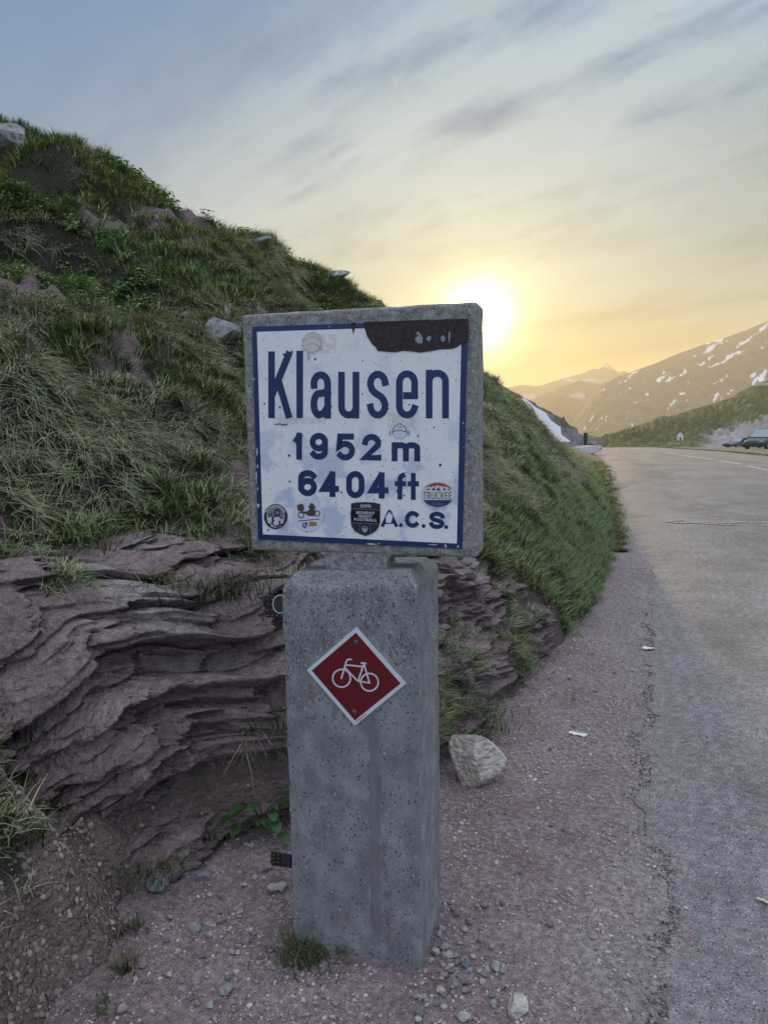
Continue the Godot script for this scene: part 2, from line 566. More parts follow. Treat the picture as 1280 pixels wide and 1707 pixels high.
# white enamel with years of weather on it
func enamel_texture() -> ImageTexture:
	var s := 768
	var a := FastNoiseLite.new()
	a.seed = 5
	a.frequency = 0.006
	a.fractal_octaves = 5
	var b := FastNoiseLite.new()
	b.seed = 9
	b.frequency = 0.035
	b.fractal_octaves = 3
	var ia := a.get_image(s, s)
	var ib := b.get_image(s, s)
	ia.convert(Image.FORMAT_L8)
	ib.convert(Image.FORMAT_L8)
	var da := ia.get_data()
	var db := ib.get_data()
	var d := PackedByteArray()
	d.resize(s * s * 3)
	for i in s * s:
		var v := smoothstep(0.48, 0.75, da[i] / 255.0)
		var w := smoothstep(0.5, 0.8, db[i] / 255.0) * 0.5
		var y := float(i / s) / s
		var stain := clampf(v * 0.75 * (0.35 + 0.9 * smoothstep(0.3, 0.75, y)) + w * 0.3, 0, 1)
		var c := Color(0.84, 0.84, 0.81).lerp(Color(0.53, 0.58, 0.69), stain)
		d[i * 3] = int(c.linear_to_srgb().r * 255)
		d[i * 3 + 1] = int(c.linear_to_srgb().g * 255)
		d[i * 3 + 2] = int(c.linear_to_srgb().b * 255)
	var im := Image.create_from_data(s, s, false, Image.FORMAT_RGB8, d)
	var r := RandomNumberGenerator.new()
	r.seed = 77
	# pits and rust specks
	for k in 230:
		var p := Vector2i(r.randi_range(8, s - 9), r.randi_range(8, s - 9))
		var q := r.randi_range(1, 2) if r.randf() < 0.85 else r.randi_range(3, 5)
		var c := Color(0.16, 0.15, 0.17).lerp(Color(0.45, 0.46, 0.5), r.randf())
		for y in range(-q, q + 1):
			for x in range(-q, q + 1):
				if x * x + y * y <= q * q + r.randf_range(-1, 1):
					im.set_pixel(clampi(p.x + x, 0, s - 1), clampi(p.y + y, 0, s - 1), c)
	# scratches
	for k in 26:
		var p := Vector2(r.randf_range(0, s), r.randf_range(0, s))
		var dir := Vector2.from_angle(r.randf() * TAU)
		var c := Color(0.74, 0.72, 0.68) if r.randf() < 0.6 else Color(0.62, 0.65, 0.72)
		for t in r.randi_range(20, 90):
			im.set_pixel(clampi(int(p.x), 0, s - 1), clampi(int(p.y), 0, s - 1), c)
			p += dir
			dir = dir.rotated(r.randf_range(-0.05, 0.05))
	# traces of glue where labels were pulled off
	for q in [[505, 300, 100, 55], [55, 315, 75, 30], [240, 15, 70, 70], [130, 320, 150, 22]]:
		for y in q[3]:
			for x in q[2]:
				if b.get_noise_2d(q[0] + x, q[1] + y) > -0.25:
					var at := Vector2i(q[0] + x, q[1] + y)
					im.set_pixelv(at, im.get_pixelv(at).lerp(Color(0.8, 0.76, 0.68), 0.45))
	return ImageTexture.create_from_image(im)

# the pillar's front: grainy concrete with a smooth cement smear and rusty spots
func pillar_shape(p: Vector3) -> Vector3:
	var xc := -0.609
	var top_ := 1.112
	var t := clampf(p.y / top_, 0, 1)
	# the upper edges are cut off aslant
	var cut := maxf(0.0, p.y - 1.048) 
	p.x = lerpf(p.x, xc + (p.x - xc) * 0.86, smoothstep(0, 0.05, cut))
	p.z = lerpf(p.z, -2.0 + (p.z + 2.0) * 0.6, smoothstep(0, 0.055, cut))
	p.y += (p.x - xc) * 0.055 * t
	# uneven edges
	p.x += n_mid.get_noise_2d(p.y * 5.0, p.z * 9.0) * 0.002
	return p

func pillar_texture() -> ImageTexture:
	var w := 512
	var h := 1024
	var r := RandomNumberGenerator.new()
	r.seed = 3
	var n := FastNoiseLite.new()
	n.seed = 12
	n.frequency = 0.008
	n.fractal_octaves = 4
	var f := PackedFloat32Array()
	f.resize(w * h)
	for y in h:
		for x in w:
			f[y * w + x] = 0.235 + n.get_noise_2d(x, y) * 0.1 + r.randf_range(-0.05, 0.05)
	var tint := PackedFloat32Array()
	tint.resize(w * h)
	for k in 24000:
		var cx := r.randi() % w
		var cy := int(r.randf() * h)
		var low := smoothstep(0.18, 0.42, float(cy) / h)
		if r.randf() < low * 0.62: continue
		var rad := lerpf(0.9, 5.2, pow(r.randf(), 5.0))
		var v := r.randf_range(0.05, 0.13) if r.randf() < 0.7 else r.randf_range(0.3, 0.44)
		var e := r.randf_range(0.5, 1.0)
		var a := r.randf() * PI
		var R := int(ceil(rad))
		for y in range(-R, R + 1):
			for x in range(-R, R + 1):
				if cy + y < 0 or cy + y >= h: continue
				var px := x * cos(a) + y * sin(a)
				var py := (-x * sin(a) + y * cos(a)) / e
				var q := sqrt(px * px + py * py) / rad
				if q < 1.0:
					var at := (cy + y) * w + posmod(cx + x, w)
					f[at] = lerpf(v, f[at], smoothstep(0.55, 1.0, q))
	# cement smear down the front, and rust below it
	for y in range(int(h * 0.36), int(h * 0.97)):
		var t := float(y) / h
		var c := w * (0.675 - 0.03 * t) + n.get_noise_1d(y * 3.0) * 8.0
		var half := (22.0 + n.get_noise_1d(y * 2.0 + 400) * 10.0) * smoothstep(0.36, 0.4, t)
		for x in range(int(c - half), int(c + half)):
			var at := y * w + clampi(x, 0, w - 1)
			f[at] = lerpf(f[at], 0.175 + n.get_noise_2d(x * 4.0, y * 0.6) * 0.04, 0.8)
	var spots := [[0.71, 0.71, 18], [0.715, 0.745, 12], [0.73, 0.77, 13], [0.74, 0.83, 18], [0.73, 0.9, 14], [0.74, 0.95, 16], [0.42, 0.905, 17], [0.47, 0.85, 12], [0.13, 0.77, 12], [0.36, 0.38, 14], [0.3, 0.2, 16], [0.2, 0.33, 22], [0.62, 0.88, 10], [0.35, 0.9, 9], [0.55, 0.31, 18]]
	for s in spots:
		for y in range(-40, 41):
			for x in range(-40, 41):
				var px := int(s[0] * w) + x
				var py := int(s[1] * h) + y
				if px < 0 or py < 0 or px >= w or py >= h: continue
				var q: float = Vector2(x, y).length() / s[2] + n.get_noise_2d(px * 7.0, py * 7.0) * 0.9
				tint[py * w + px] = maxf(tint[py * w + px], 1.0 - smoothstep(0.45, 1.0, q))
	var d := PackedByteArray()
	d.resize(w * h * 3)
	for i in w * h:
		var v := f[i]
		var c := Color(v * 0.98, v, v * 1.0).lerp(Color(0.17, 0.115, 0.06), tint[i] * 0.6)
		c = c.linear_to_srgb()
		d[i * 3] = int(clampf(c.r, 0, 1) * 255)
		d[i * 3 + 1] = int(clampf(c.g, 0, 1) * 255)
		d[i * 3 + 2] = int(clampf(c.b, 0, 1) * 255)
	return ImageTexture.create_from_image(Image.create_from_data(w, h, false, Image.FORMAT_RGB8, d))

func build_sign() -> void:
	var base := Vector3(-0.609, 0.0, -2.0)
	var t := thing("pass_sign", base, "concrete pass marker with a blue-bordered enamel plate on a chamfered pillar", "road sign")
	var grain := speckle_tex(21, 512, 0.62, 0.3, 2600, 1.0, 4.5, 0.3, 0.85, 0.4)
	var concrete := mat(Color(0.74, 0.73, 0.67), 0.95, grain, 3.2, grain, 0.35)
	# pillar
	var pm := round_box(Vector3(-0.609, 0.475, -2.013), Vector3(0.376, 1.23, 0.288), 0.006, Vector3i(26, 90, 18), 0.003, 14.0, true)
	var a := pm.surface_get_arrays(0)
	var uv := PackedVector2Array()
	for p in a[Mesh.ARRAY_VERTEX]:
		# the same skin wraps round the corner
		uv.append(Vector2((p.x + 0.797) / 0.376 + (PZ - p.z) / 0.376, 1.0 - (p.y + (PZ - p.z) * smoothstep(1.046, 1.052, p.y)) / 1.12))
	a[Mesh.ARRAY_TEX_UV] = uv
	var pmesh := ArrayMesh.new()
	pmesh.add_surface_from_arrays(Mesh.PRIMITIVE_TRIANGLES, a)
	var pil := mat(Color.WHITE, 0.93)
	pil.albedo_texture = pillar_texture()
	pil.heightmap_enabled = true
	pil.heightmap_texture = pil.albedo_texture
	pil.heightmap_scale = 0.25
	part("pillar", pmesh, pil, t)
	# board with its neck
	var bc := Vector3(-0.589, 1.4565, BZ - 0.052)
	part("board", round_box(bc, Vector3(0.639, 0.6465, 0.104), 0.012, Vector3i(44, 44, 8), 0.003, 14.0), concrete, t)
	var nv := PackedVector3Array()
	var nn := 14
	var prof := []
	for k in nn + 1:
		var q := float(k) / nn
		# narrow waist that swings out to the board above
		prof.append(Vector2(0.081 + 0.022 * pow(q, 4.0) + 0.014 * pow(1.0 - q, 3.0), lerpf(1.075, 1.137, q)))
	for z in [BZ - 0.001, BZ - 0.1]:
		for q in prof:
			nv.append(Vector3(-0.60 - q.x, q.y, z))
			nv.append(Vector3(-0.60 + q.x, q.y, z))
	var ni := PackedInt32Array()
	var half := (nn + 1) * 2
	for k in nn:
		var q := k * 2
		ni.append_array([q, q + 2, q + 1, q + 2, q + 3, q + 1])
		ni.append_array([half + q, half + q + 1, half + q + 2, half + q + 2, half + q + 1, half + q + 3])
		ni.append_array([q, half + q, q + 2, q + 2, half + q, half + q + 2])
		ni.append_array([q + 1, q + 3, half + q + 1, q + 3, half + q + 3, half + q + 1])
	part("neck", arr_mesh(nv, ni), concrete, t)
	# enamel plate: blue border, white field
	var z := BZ + 0.004
	var blue := mat(Color(0.008, 0.028, 0.108), 0.4)
	var tl := on_z(z1(112, 152), z)
	var tr := on_z(z1(1112, 120), z)
	var br := on_z(z1(1085, 1183), z)
	var bl := on_z(z1(140, 1138), z)
	var back := BZ - 0.001
	var bv := PackedVector3Array([tl, tr, br, bl])
	for p in [tl, tr, br, bl]:
		bv.append(Vector3(p.x, p.y, back))
	var plate := part("enamel_plate", arr_mesh(bv, PackedInt32Array([0, 1, 2, 0, 2, 3, 0, 4, 1, 1, 4, 5, 1, 5, 2, 2, 5, 6, 2, 6, 3, 3, 6, 7, 3, 7, 0, 0, 7, 4])), blue, t)
	var white := mat(Color.WHITE, 0.38)
	white.albedo_texture = enamel_texture()
	var zw := z + 0.0008
	var q := [on_z(z1(135, 176), zw), on_z(z1(1083, 145), zw), on_z(z1(1061, 1158), zw), on_z(z1(162, 1115), zw)]
	var fv := PackedVector3Array()
	var fu := PackedVector2Array()
	for i in 13:
		for j in 13:
			var s := i / 12.0
			var r := j / 12.0
			fv.append((q[0].lerp(q[1], s)).lerp(q[3].lerp(q[2], s), 1.0 - r))
			fu.append(Vector2(s, 1.0 - r))
	part("white_field", grid_mesh(fv, 13, 13, PackedColorArray(), fu), white, plate)
	var zl := zw + 0.0006
	for g in [["K", 187, 268, 296, 575], ["l", 316, 265, 350, 575], ["a", 383, 360, 478, 577], ["u", 511, 362, 609, 577], ["s", 645, 357, 744, 577], ["e", 779, 355, 881, 577], ["n", 917, 352, 1024, 577]]:
		letter(g[0], z1(g[1], g[2]), z1(g[3], g[4]), 31 * 0.36, zl, plate, blue)
	for g in [["1", 304, 645, 344, 768], ["9", 379, 645, 464, 768], ["5", 499, 648, 589, 771], ["2", 621, 650, 711, 773], ["m", 759, 688, 891, 776], ["6", 326, 818, 413, 938], ["4", 428, 824, 515, 941], ["0", 548, 822, 633, 947], ["4", 653, 828, 744, 949]]:
		letter(g[0], z1(g[1], g[2]), z1(g[3], g[4]), 27 * 0.36, zl, plate, blue)
	letter("f", z2(846, 30), z2(913, 187), 29 * 0.281, zl, plate, blue)
	letter("t", z2(922, 30), z2(989, 189), 29 * 0.281, zl, plate, blue)
	letter("A", z8(398, 430), z8(566, 599), 34 * 0.164, zl, plate, blue)
	letter("C", z8(638, 438), z8(796, 609), 44 * 0.164, zl, plate, blue)
	letter("S", z8(886, 445), z8(1040, 620), 44 * 0.164, zl, plate, blue)
	for p in [[598, 582], [828, 590], [1058, 601]]:
		part("full_stop", blob(z8(p[0], p[1]), 3.3, 3.3, zl), blue, plate)
	# a flake of the white field lost from the A, and where the enamel broke off
	part("chip", shape([z8(480, 445), z8(515, 490), z8(497, 560), z8(448, 555), z8(446, 500)], zl + 0.001), white, plate)
	var rust := mat(Color(0.085, 0.062, 0.062), 0.9, M.grain, 6.0)
	var zc := zl + 0.0012
	var edge := [[628, 130], [800, 124], [960, 119], [1114, 114], [1114, 218], [1096, 226], [1080, 232], [1062, 246], [1040, 254], [1010, 256], [980, 257], [936, 266], [890, 272], [850, 266], [810, 263], [780, 270], [745, 269], [720, 266], [695, 265], [684, 246], [668, 232], [656, 214], [645, 196], [640, 178], [632, 155]]
	var ep := []
	for e in edge:
		ep.append(z1(e[0], e[1]))
	part("bare_patch", shape(ep, zc), rust, plate)
	part("bare_patch", shape([z1(568, 132), z1(592, 132), z1(589, 155), z1(581, 188), z1(575, 160)], zc), rust, plate)
	var pale := mat(Color(0.3, 0.31, 0.36), 0.7)
	for p in [[888, 210, 14, 21], [880, 183, 7, 8], [932, 206, 9, 12], [996, 207, 9, 13], [1026, 195, 4, 24]]:
		part("scab", blob(z1(p[0], p[1]), p[2] * 0.36, p[3] * 0.36, zc + 0.0006, 0.4), pale, plate)
	# nicks along the blue border show the ground coat
	var nick := mat(Color(0.55, 0.56, 0.58), 0.7)
	for p in [[135, 730, 4, 16], [138, 800, 3, 9], [133, 850, 3, 22], [139, 905, 3, 6], [141, 980, 5, 10], [665, 1160, 22, 4], [950, 1163, 18, 2.5], [1008, 1170, 5, 7], [1090, 598, 3, 4], [1066, 1172, 4, 5], [122, 395, 2.5, 4], [1093, 712, 2.5, 3], [470, 152, 4, 2], [700, 1158, 6, 2]]:
		part("nick", blob(z1(p[0], p[1]), p[2] * 0.36, p[3] * 0.36, zl + 0.0007, 0.6), nick, plate)
	stickers(plate, zl + 0.0012, white)
	bicycle_plate(t)
	# perforated plates fixed behind the pillar
	var brown := mat(Color(0.028, 0.02, 0.017), 0.6)
	var dot := mat(Color(0.30, 0.27, 0.22), 0.6)
	for s in [[Rect2(441, 993, 34, 38), -2.164], [Rect2(451, 1420, 42, 29), -2.162]]:
		var rc: Rect2 = s[0]
		var pz: float = s[1]
		var c0 := on_z(rc.position, pz)
		var c1 := on_z(rc.end, pz)
		var bp := part("perforated_plate", round_box((c0 + c1) * 0.5 + Vector3(0.04, 0, -0.003), Vector3(absf(c1.x - c0.x) + 0.08, absf(c1.y - c0.y), 0.006) , 0.002, Vector3i(3, 3, 1), 0.0, 1.0), brown, t)
		var list := []
		for iy in 4:
			for ix in 4:
				list.append(blob(rc.position + Vector2(5 + ix * 8.0, 5 + iy * (rc.size.y - 10) / 3.0), 1.2, 1.2, pz + 0.001, 0.0, 10))
		part("holes", joined(list), dot, bp)
		if rc.position.y < 1100:
			part("round_label", blob(Vector2(467, 1007), 12, 15, pz + 0.002), mat(Color(0.05, 0.05, 0.06), 0.5), bp)
			part("label_rim", ring(Vector2(467, 1007), 12, 2.6, pz + 0.003, 15), mat(Color(0.62, 0.63, 0.65), 0.5), bp)
		else:
			part("square_label", shape([Vector2(470, 1425), Vector2(484, 1425), Vector2(484, 1441), Vector2(470, 1441)], pz + 0.002), mat(Color(0.04, 0.055, 0.08), 0.4), bp)

func stickers(plate: Node3D, z: float, white: Material) -> void:
	var paper := flat_mat(Color(0.66, 0.68, 0.74), 0.5)
	var black := flat_mat(Color(0.018, 0.02, 0.024), 0.5)
	var grey := flat_mat(Color(0.2, 0.21, 0.23), 0.5)
	var red := flat_mat(Color(0.42, 0.035, 0.045), 0.5)
	var navy := flat_mat(Color(0.02, 0.035, 0.13), 0.5)
	var light := flat_mat(Color(0.6, 0.62, 0.64), 0.5)
	var gold := flat_mat(Color(0.32, 0.2, 0.05), 0.5)
	var olive := flat_mat(Color(0.05, 0.055, 0.04), 0.5)
	var e := 0.0003
	# black and white badge with a man holding mugs
	var c := z7(283, 435)
	var s := part("badge_sticker", blob(c, 20.6, 22, z), paper, plate)
	tag(s, "round black and white sticker with a figure holding two mugs")
	part("dark_disc", blob(c, 19.6, 21, z + e), black, s)
	part("pale_disc", blob(c, 14.6, 16, z + 2 * e), grey, s)
	part("rim_line", ring(c, 14.8, 0.8, z + 3 * e, 16.2), light, s)
	part("figure", joined([blob(z7(303, 385), 5.4, 6.2, z + 3 * e), blob(z7(300, 490), 9, 9.5, z + 4 * e, 0.1)]), black, s)
	part("shirt", joined([blob(z7(298, 465), 5.5, 4, z + 5 * e), blob(z7(288, 512), 4.8, 4, z + 5 * e)]), light, s)
	part("face", blob(z7(303, 388), 3.2, 3.4, z + 5 * e), flat_mat(Color(0.3, 0.2, 0.18)), s)
	part("mug", shape([z7(178, 450), z7(230, 440), z7(236, 505), z7(190, 512)], z + 5 * e), light, s)
	part("mug", shape([z7(340, 462), z7(368, 460), z7(366, 520), z7(340, 520)], z + 5 * e), light, s)
	part("pines", joined([shape([z7(205, 430), z7(214, 380), z7(222, 430)], z + 3 * e), shape([z7(224, 430), z7(233, 372), z7(242, 430)], z + 3 * e)]), black, s)
	part("banner", line([z7(225, 545), z7(285, 560), z7(345, 545)], 2.2, z + 3 * e), light, s)
	part("rim_lettering", line([z7(165, 385), z7(205, 330), z7(270, 303), z7(345, 318), z7(398, 385)], 1.6, z + 3.5 * e), light, s)
	# motorcycle sticker
	c = z7(663, 415)
	s = part("motorcycle_sticker", blob(c, 25.8, 27.5, z), paper, plate)
	tag(s, "round white sticker printed with a loaded touring motorcycle")
	part("wheel", ring(z7(583, 418), 4.6, 2.0, z + e), olive, s)
	part("wheel", ring(z7(772, 398), 4.4, 2.0, z + 1.3 * e), olive, s)
	part("machine", joined([shape([z7(560, 385), z7(600, 370), z7(650, 375), z7(690, 345), z7(745, 352), z7(760, 390), z7(735, 430), z7(670, 428), z7(630, 400), z7(600, 400)], z + e * 2), shape([z7(668, 330), z7(690, 285), z7(712, 270), z7(745, 305), z7(755, 345), z7(700, 350)], z + e * 3)]), olive, s)
	part("luggage", shape([z7(535, 300), z7(575, 285), z7(612, 290), z7(620, 350), z7(590, 375), z7(545, 365)], z + e * 4), flat_mat(Color(0.09, 0.06, 0.035)), s)
	part("caption", line([z7(545, 488), z7(805, 463)], 1.5, z + e), navy, s)
	part("shield", shape([z7(592, 508), z7(662, 500), z7(660, 545), z7(632, 578), z7(600, 560)], z + e), flat_mat(Color(0.09, 0.13, 0.33)), s)
	part("shield_band", shape([z7(600, 515), z7(612, 513), z7(658, 556), z7(650, 566)], z + 2 * e), light, s)
	part("crest", joined([blob(z7(720, 522), 3.6, 4.2, z + e), shape([z7(680, 500), z7(700, 490), z7(704, 545), z7(678, 552)], z + 1.5 * e), shape([z7(738, 495), z7(768, 505), z7(770, 545), z7(738, 545)], z + 1.5 * e)]), gold, s)
	# black shield
	var sh := [z8(92, 362), z8(150, 350), z8(240, 346), z8(330, 352), z8(388, 368), z8(384, 560), z8(372, 602), z8(340, 645), z8(290, 675), z8(235, 692), z8(180, 672), z8(128, 640), z8(100, 600), z8(90, 560)]
	s = part("shield_sticker", shape(sh, z), flat_mat(Color(0.024, 0.026, 0.034), 0.35), plate)
	tag(s, "black shield-shaped football broadcast sticker")
	part("band", shape([z8(88, 432), z8(388, 436), z8(386, 556), z8(90, 552)], z + e), flat_mat(Color(0.006, 0.006, 0.008), 0.3), s)
	part("thin_lines", joined([line([z8(92, 412), z8(386, 430)], 0.7, z + 2 * e), line([z8(90, 557), z8(382, 570)], 0.7, z + 2 * e), line([z8(178, 562), z8(180, 670)], 0.7, z + 2.5 * e), line([z8(286, 566), z8(284, 674)], 0.7, z + 2.5 * e)]), grey, s)
	words("ESPN", z8(240, 388), 18, 5.2, z + 3 * e, light, s)
	words("MONDAY", z8(236, 457), 33, 4.8, z + 3 * e, light, s, -0.02)
	words("NIGHT", z8(236, 492), 24, 4.6, z + 3 * e, light, s, -0.02)
	words("FOOTBALL", z8(236, 527), 41, 4.9, z + 3 * e, light, s, -0.02)
	part("small_shield", shape([z8(206, 600), z8(232, 594), z8(258, 602), z8(256, 638), z8(232, 658), z8(206, 636)], z + 2 * e), light, s)
	part("small_shield_blue", shape([z8(210, 604), z8(232, 598), z8(254, 605), z8(253, 618), z8(210, 617)], z + 3 * e), navy, s)
	words("NFL", z8(231, 634), 6, 3.6, z + 3 * e, red, s)
	# oval with mountains
	c = z8(972, 275)
	s = part("oval_sticker", blob(c, 28.4, 22, z, 0.0, 40), flat_mat(Color(0.62, 0.66, 0.62), 0.5), plate)
	tag(s, "pale oval mountain-town sticker with red sky and navy foot")
	var sky_pts := []
	for k in 17:
		var a := PI * (0.14 + 0.72 * k / 16.0)
		sky_pts.append(c + Vector2(cos(a) * 26.4, -sin(a) * 20.4))
	for p in [[850, 203], [880, 190], [905, 196], [925, 182], [945, 190], [968, 172], [990, 188], [1010, 182], [1030, 194], [1050, 186]]:
		sky_pts.append(z8(p[0], p[1]))
	part("red_sky", shape(sky_pts, z + e), red, s)
	part("ridge_marks", joined([shape([z8(850, 228), z8(880, 203), z8(890, 222)], z + e), shape([z8(905, 228), z8(938, 192), z8(946, 226)], z + e), shape([z8(955, 228), z8(982, 194), z8(990, 214), z8(1004, 232)], z + e), shape([z8(1020, 225), z8(1040, 202), z8(1058, 224)], z + e), shape([z8(1070, 226), z8(1086, 208), z8(1098, 226)], z + e)]), navy, s)
	var foot := []
	for k in 17:
		var a := PI * (1.135 + 0.73 * k / 16.0)
		foot.append(c + Vector2(cos(a) * 26.4, -sin(a) * 20.4))
	part("navy_foot", shape(foot, z + e), navy, s)
	words("TRUCKEE", z8(968, 284), 49, 12, z + 2 * e, black, s, 0.0, false)
	words("CALIFORNIA", z8(968, 373), 21, 4.4, z + 2 * e, grey, s, 0.0, false)
	# pale round sticker with a sketch, and the scraped rest of another
	c = z1(796, 628)
	s = part("sketch_sticker", blob(c, 14, 15, z, 0.05), paper, plate)
	tag(s, "small pale round sticker with a thin dark sketch")
	part("sketch", joined([line([z1(762, 650), z1(770, 618), z1(796, 600), z1(822, 618), z1(832, 652)], 1.2, z + e), line([z1(765, 638), z1(796, 632), z1(828, 640)], 1.0, z + 1.5 * e), line([z1(790, 618), z1(804, 618)], 1.0, z + 2 * e), line([z1(752, 632), z1(748, 656)], 1.2, z + 2 * e), line([z1(838, 634), z1(842, 656)], 1.2, z + 2 * e)]), black, s)
	c = z1(390, 225)
	s = part("scraped_sticker", blob(c, 15.5, 16.5, z - 0.0004, 0.35, 40), flat_mat(Color(0.66, 0.65, 0.58), 0.7), plate)
	tag(s, "scraped round remains of a pale sticker")
	var rest := flat_mat(Color(0.5, 0.46, 0.36), 0.8)
	part("glue_line", joined([ring(c, 15.5, 1.0, z, 16.0), line([z1(370, 265), z1(376, 290), z1(372, 305)], 3.0, z + e), line([z1(350, 215), z1(395, 195), z1(430, 215)], 0.9, z + e), line([z1(360, 240), z1(400, 228), z1(425, 245)], 0.8, z + e)]), rest, s)
	part("scrap", line([z1(218, 606), z1(240, 602), z1(252, 608), z1(276, 604)], 1.8, z), black, plate)
	part("scrap", blob(z1(285, 750), 1.8, 2.0, z, 0.5), black, plate)

func bicycle_plate(t: Node3D) -> void:
	var z := PZ + 0.009
	var paint := mat(Color(0.66, 0.67, 0.70), 0.4)
	var tl := [z3(578, 548), z3(890, 903), z3(570, 1167), z3(268, 818)]
	var v := PackedVector3Array()
	for p in tl: v.append(on_z(p, z))
	for p in tl: v.append(on_z(p, z) - Vector3(0, 0, 0.006))
	var s := part("bicycle_route_plate", arr_mesh(v, PackedInt32Array([0, 1, 2, 0, 2, 3, 0, 4, 1, 1, 4, 5, 1, 5, 2, 2, 5, 6, 2, 6, 3, 3, 6, 7, 3, 7, 0, 0, 7, 4, 4, 6, 5, 4, 7, 6])), paint, t)
	tag(s, "red diamond plate with a white bicycle and white rim")
	part("red_field", shape([z3(577, 582), z3(857, 901), z3(570, 1133), z3(300, 820)], z + 0.0006), mat(Color(0.135, 0.006, 0.012), 0.4), s)
	var zb := z + 0.0012
	var w := 10.5 * 0.2656
	var list := [ring(z3(487, 868), 14.8, w, zb), ring(z3(662, 893), 14.6, w, zb + 0.0001)]
	var k := 2
	for l in [[[485, 872], [517, 762], [526, 750], [553, 750]], [[513, 784], [622, 796]], [[508, 802], [588, 886]], [[627, 778], [590, 888]], [[588, 886], [662, 897], [629, 784]], [[607, 772], [643, 776]]]:
		var pts := []
		for p in l: pts.append(z3(p[0], p[1]))
		list.append(line(pts, w, zb + k * 0.0001))
		k += 1
	part("bicycle_symbol", joined(list), paint, s)
	var steel := mat(Color(0.12, 0.11, 0.10), 0.5)
	steel.metallic = 0.6
	for p in [[575, 643], [566, 1080]]:
		var o := stone_mesh(4, 8, 0, 0.0, Vector3(1, 1, 0.5))
		var sc := part("screw", o, steel, s)
		sc.position += on_z(z3(p[0], p[1]), z + 0.001)
		sc.scale = Vector3.ONE * 0.0068
	# the pegs that hold it off the concrete
	part("imprint", line([z3(578, 1140), z3(640, 1094)], 1.0, z + 0.0007), mat(Color(0.06, 0.06, 0.07)), s)

# ---------------------------------------------------------------- hillside, rock, shoulder, road
func spaced(parts: Array) -> PackedFloat32Array:
	# [[from, to, step], ...]
	var s := PackedFloat32Array()
	for p in parts:
		var n := int(round(absf(p[1] - p[0]) / p[2]))
		for k in n:
			s.append(lerpf(p[0], p[1], float(k) / n))
	s.append(parts[-1][1])
	return s

# how bare the slope is (1 = open earth)
func bare(x: float, z: float, u: float) -> float:
	var b := smoothstep(0.07, 0.2, n_patch.get_noise_2d(x * 0.9, z * 0.9) + 0.35 * n_mid.get_noise_2d(x * 2.0, z * 2.0) - 0.12 * smoothstep(4.0, 6.0, u))
	if z < -5.2: b *= smoothstep(2.5, 4.0, u)
	if z > -1.95:
		b = maxf(b, 1.0 - smoothstep(0.16, 0.3, u + n_mid.get_noise_2d(x * 3.0, z * 3.0) * 0.3))
	return b

func build_hillside() -> void:
	var zs := spaced([[4.0, 0.0, 0.3], [0.0, -0.9, 0.06], [-0.9, -2.0, 0.014], [-2.0, -5.0, 0.022], [-5.0, -10.0, 0.05], [-10.0, -18.0, 0.1], [-18.0, -34.0, 0.3], [-34.0, -90.0, 1.5]])
	var us := spaced([[-0.12, 0.0, 0.06], [0.0, 0.7, 0.014], [0.7, 1.3, 0.025], [1.3, 3.5, 0.05], [3.5, 9.0, 0.11], [9.0, 18.0, 0.25], [18.0, 40.0, 2.0]])
	var v := PackedVector3Array()
	var c := PackedColorArray()
	for z in zs:
		var fx := foot_x(z)
		var rz := rock_zone(z)
		for u in us:
			var x := fx - u
			var y := ground_y(x, z) - 0.03
			if u > 0:
				y += bank_y(u, x, z)
				y -= rz * 0.13 * (1.0 - smoothstep(0.9, 1.3, u)) * smoothstep(0.0, 0.12, u)
			else:
				y -= 0.03
			if u > 18.0: y -= (u - 18.0) * (u - 18.0) * 0.012
			v.append(Vector3(x, y, z))
			var g := 0.5 + 0.5 * n_mid.get_noise_2d(x * 3.0, z * 3.0)
			var earth := Color(0.215, 0.155, 0.14).lerp(Color(0.33, 0.245, 0.225), g)
			var turf := Color(0.045, 0.05, 0.026).lerp(Color(0.075, 0.07, 0.04), g)
			c.append(turf.lerp(earth, maxf(bare(x, z, u), rz * (1.0 - smoothstep(0.6, 0.9, u)))))
	top("hillside", grid_mesh(v, zs.size(), us.size(), c), M.earth, "structure")

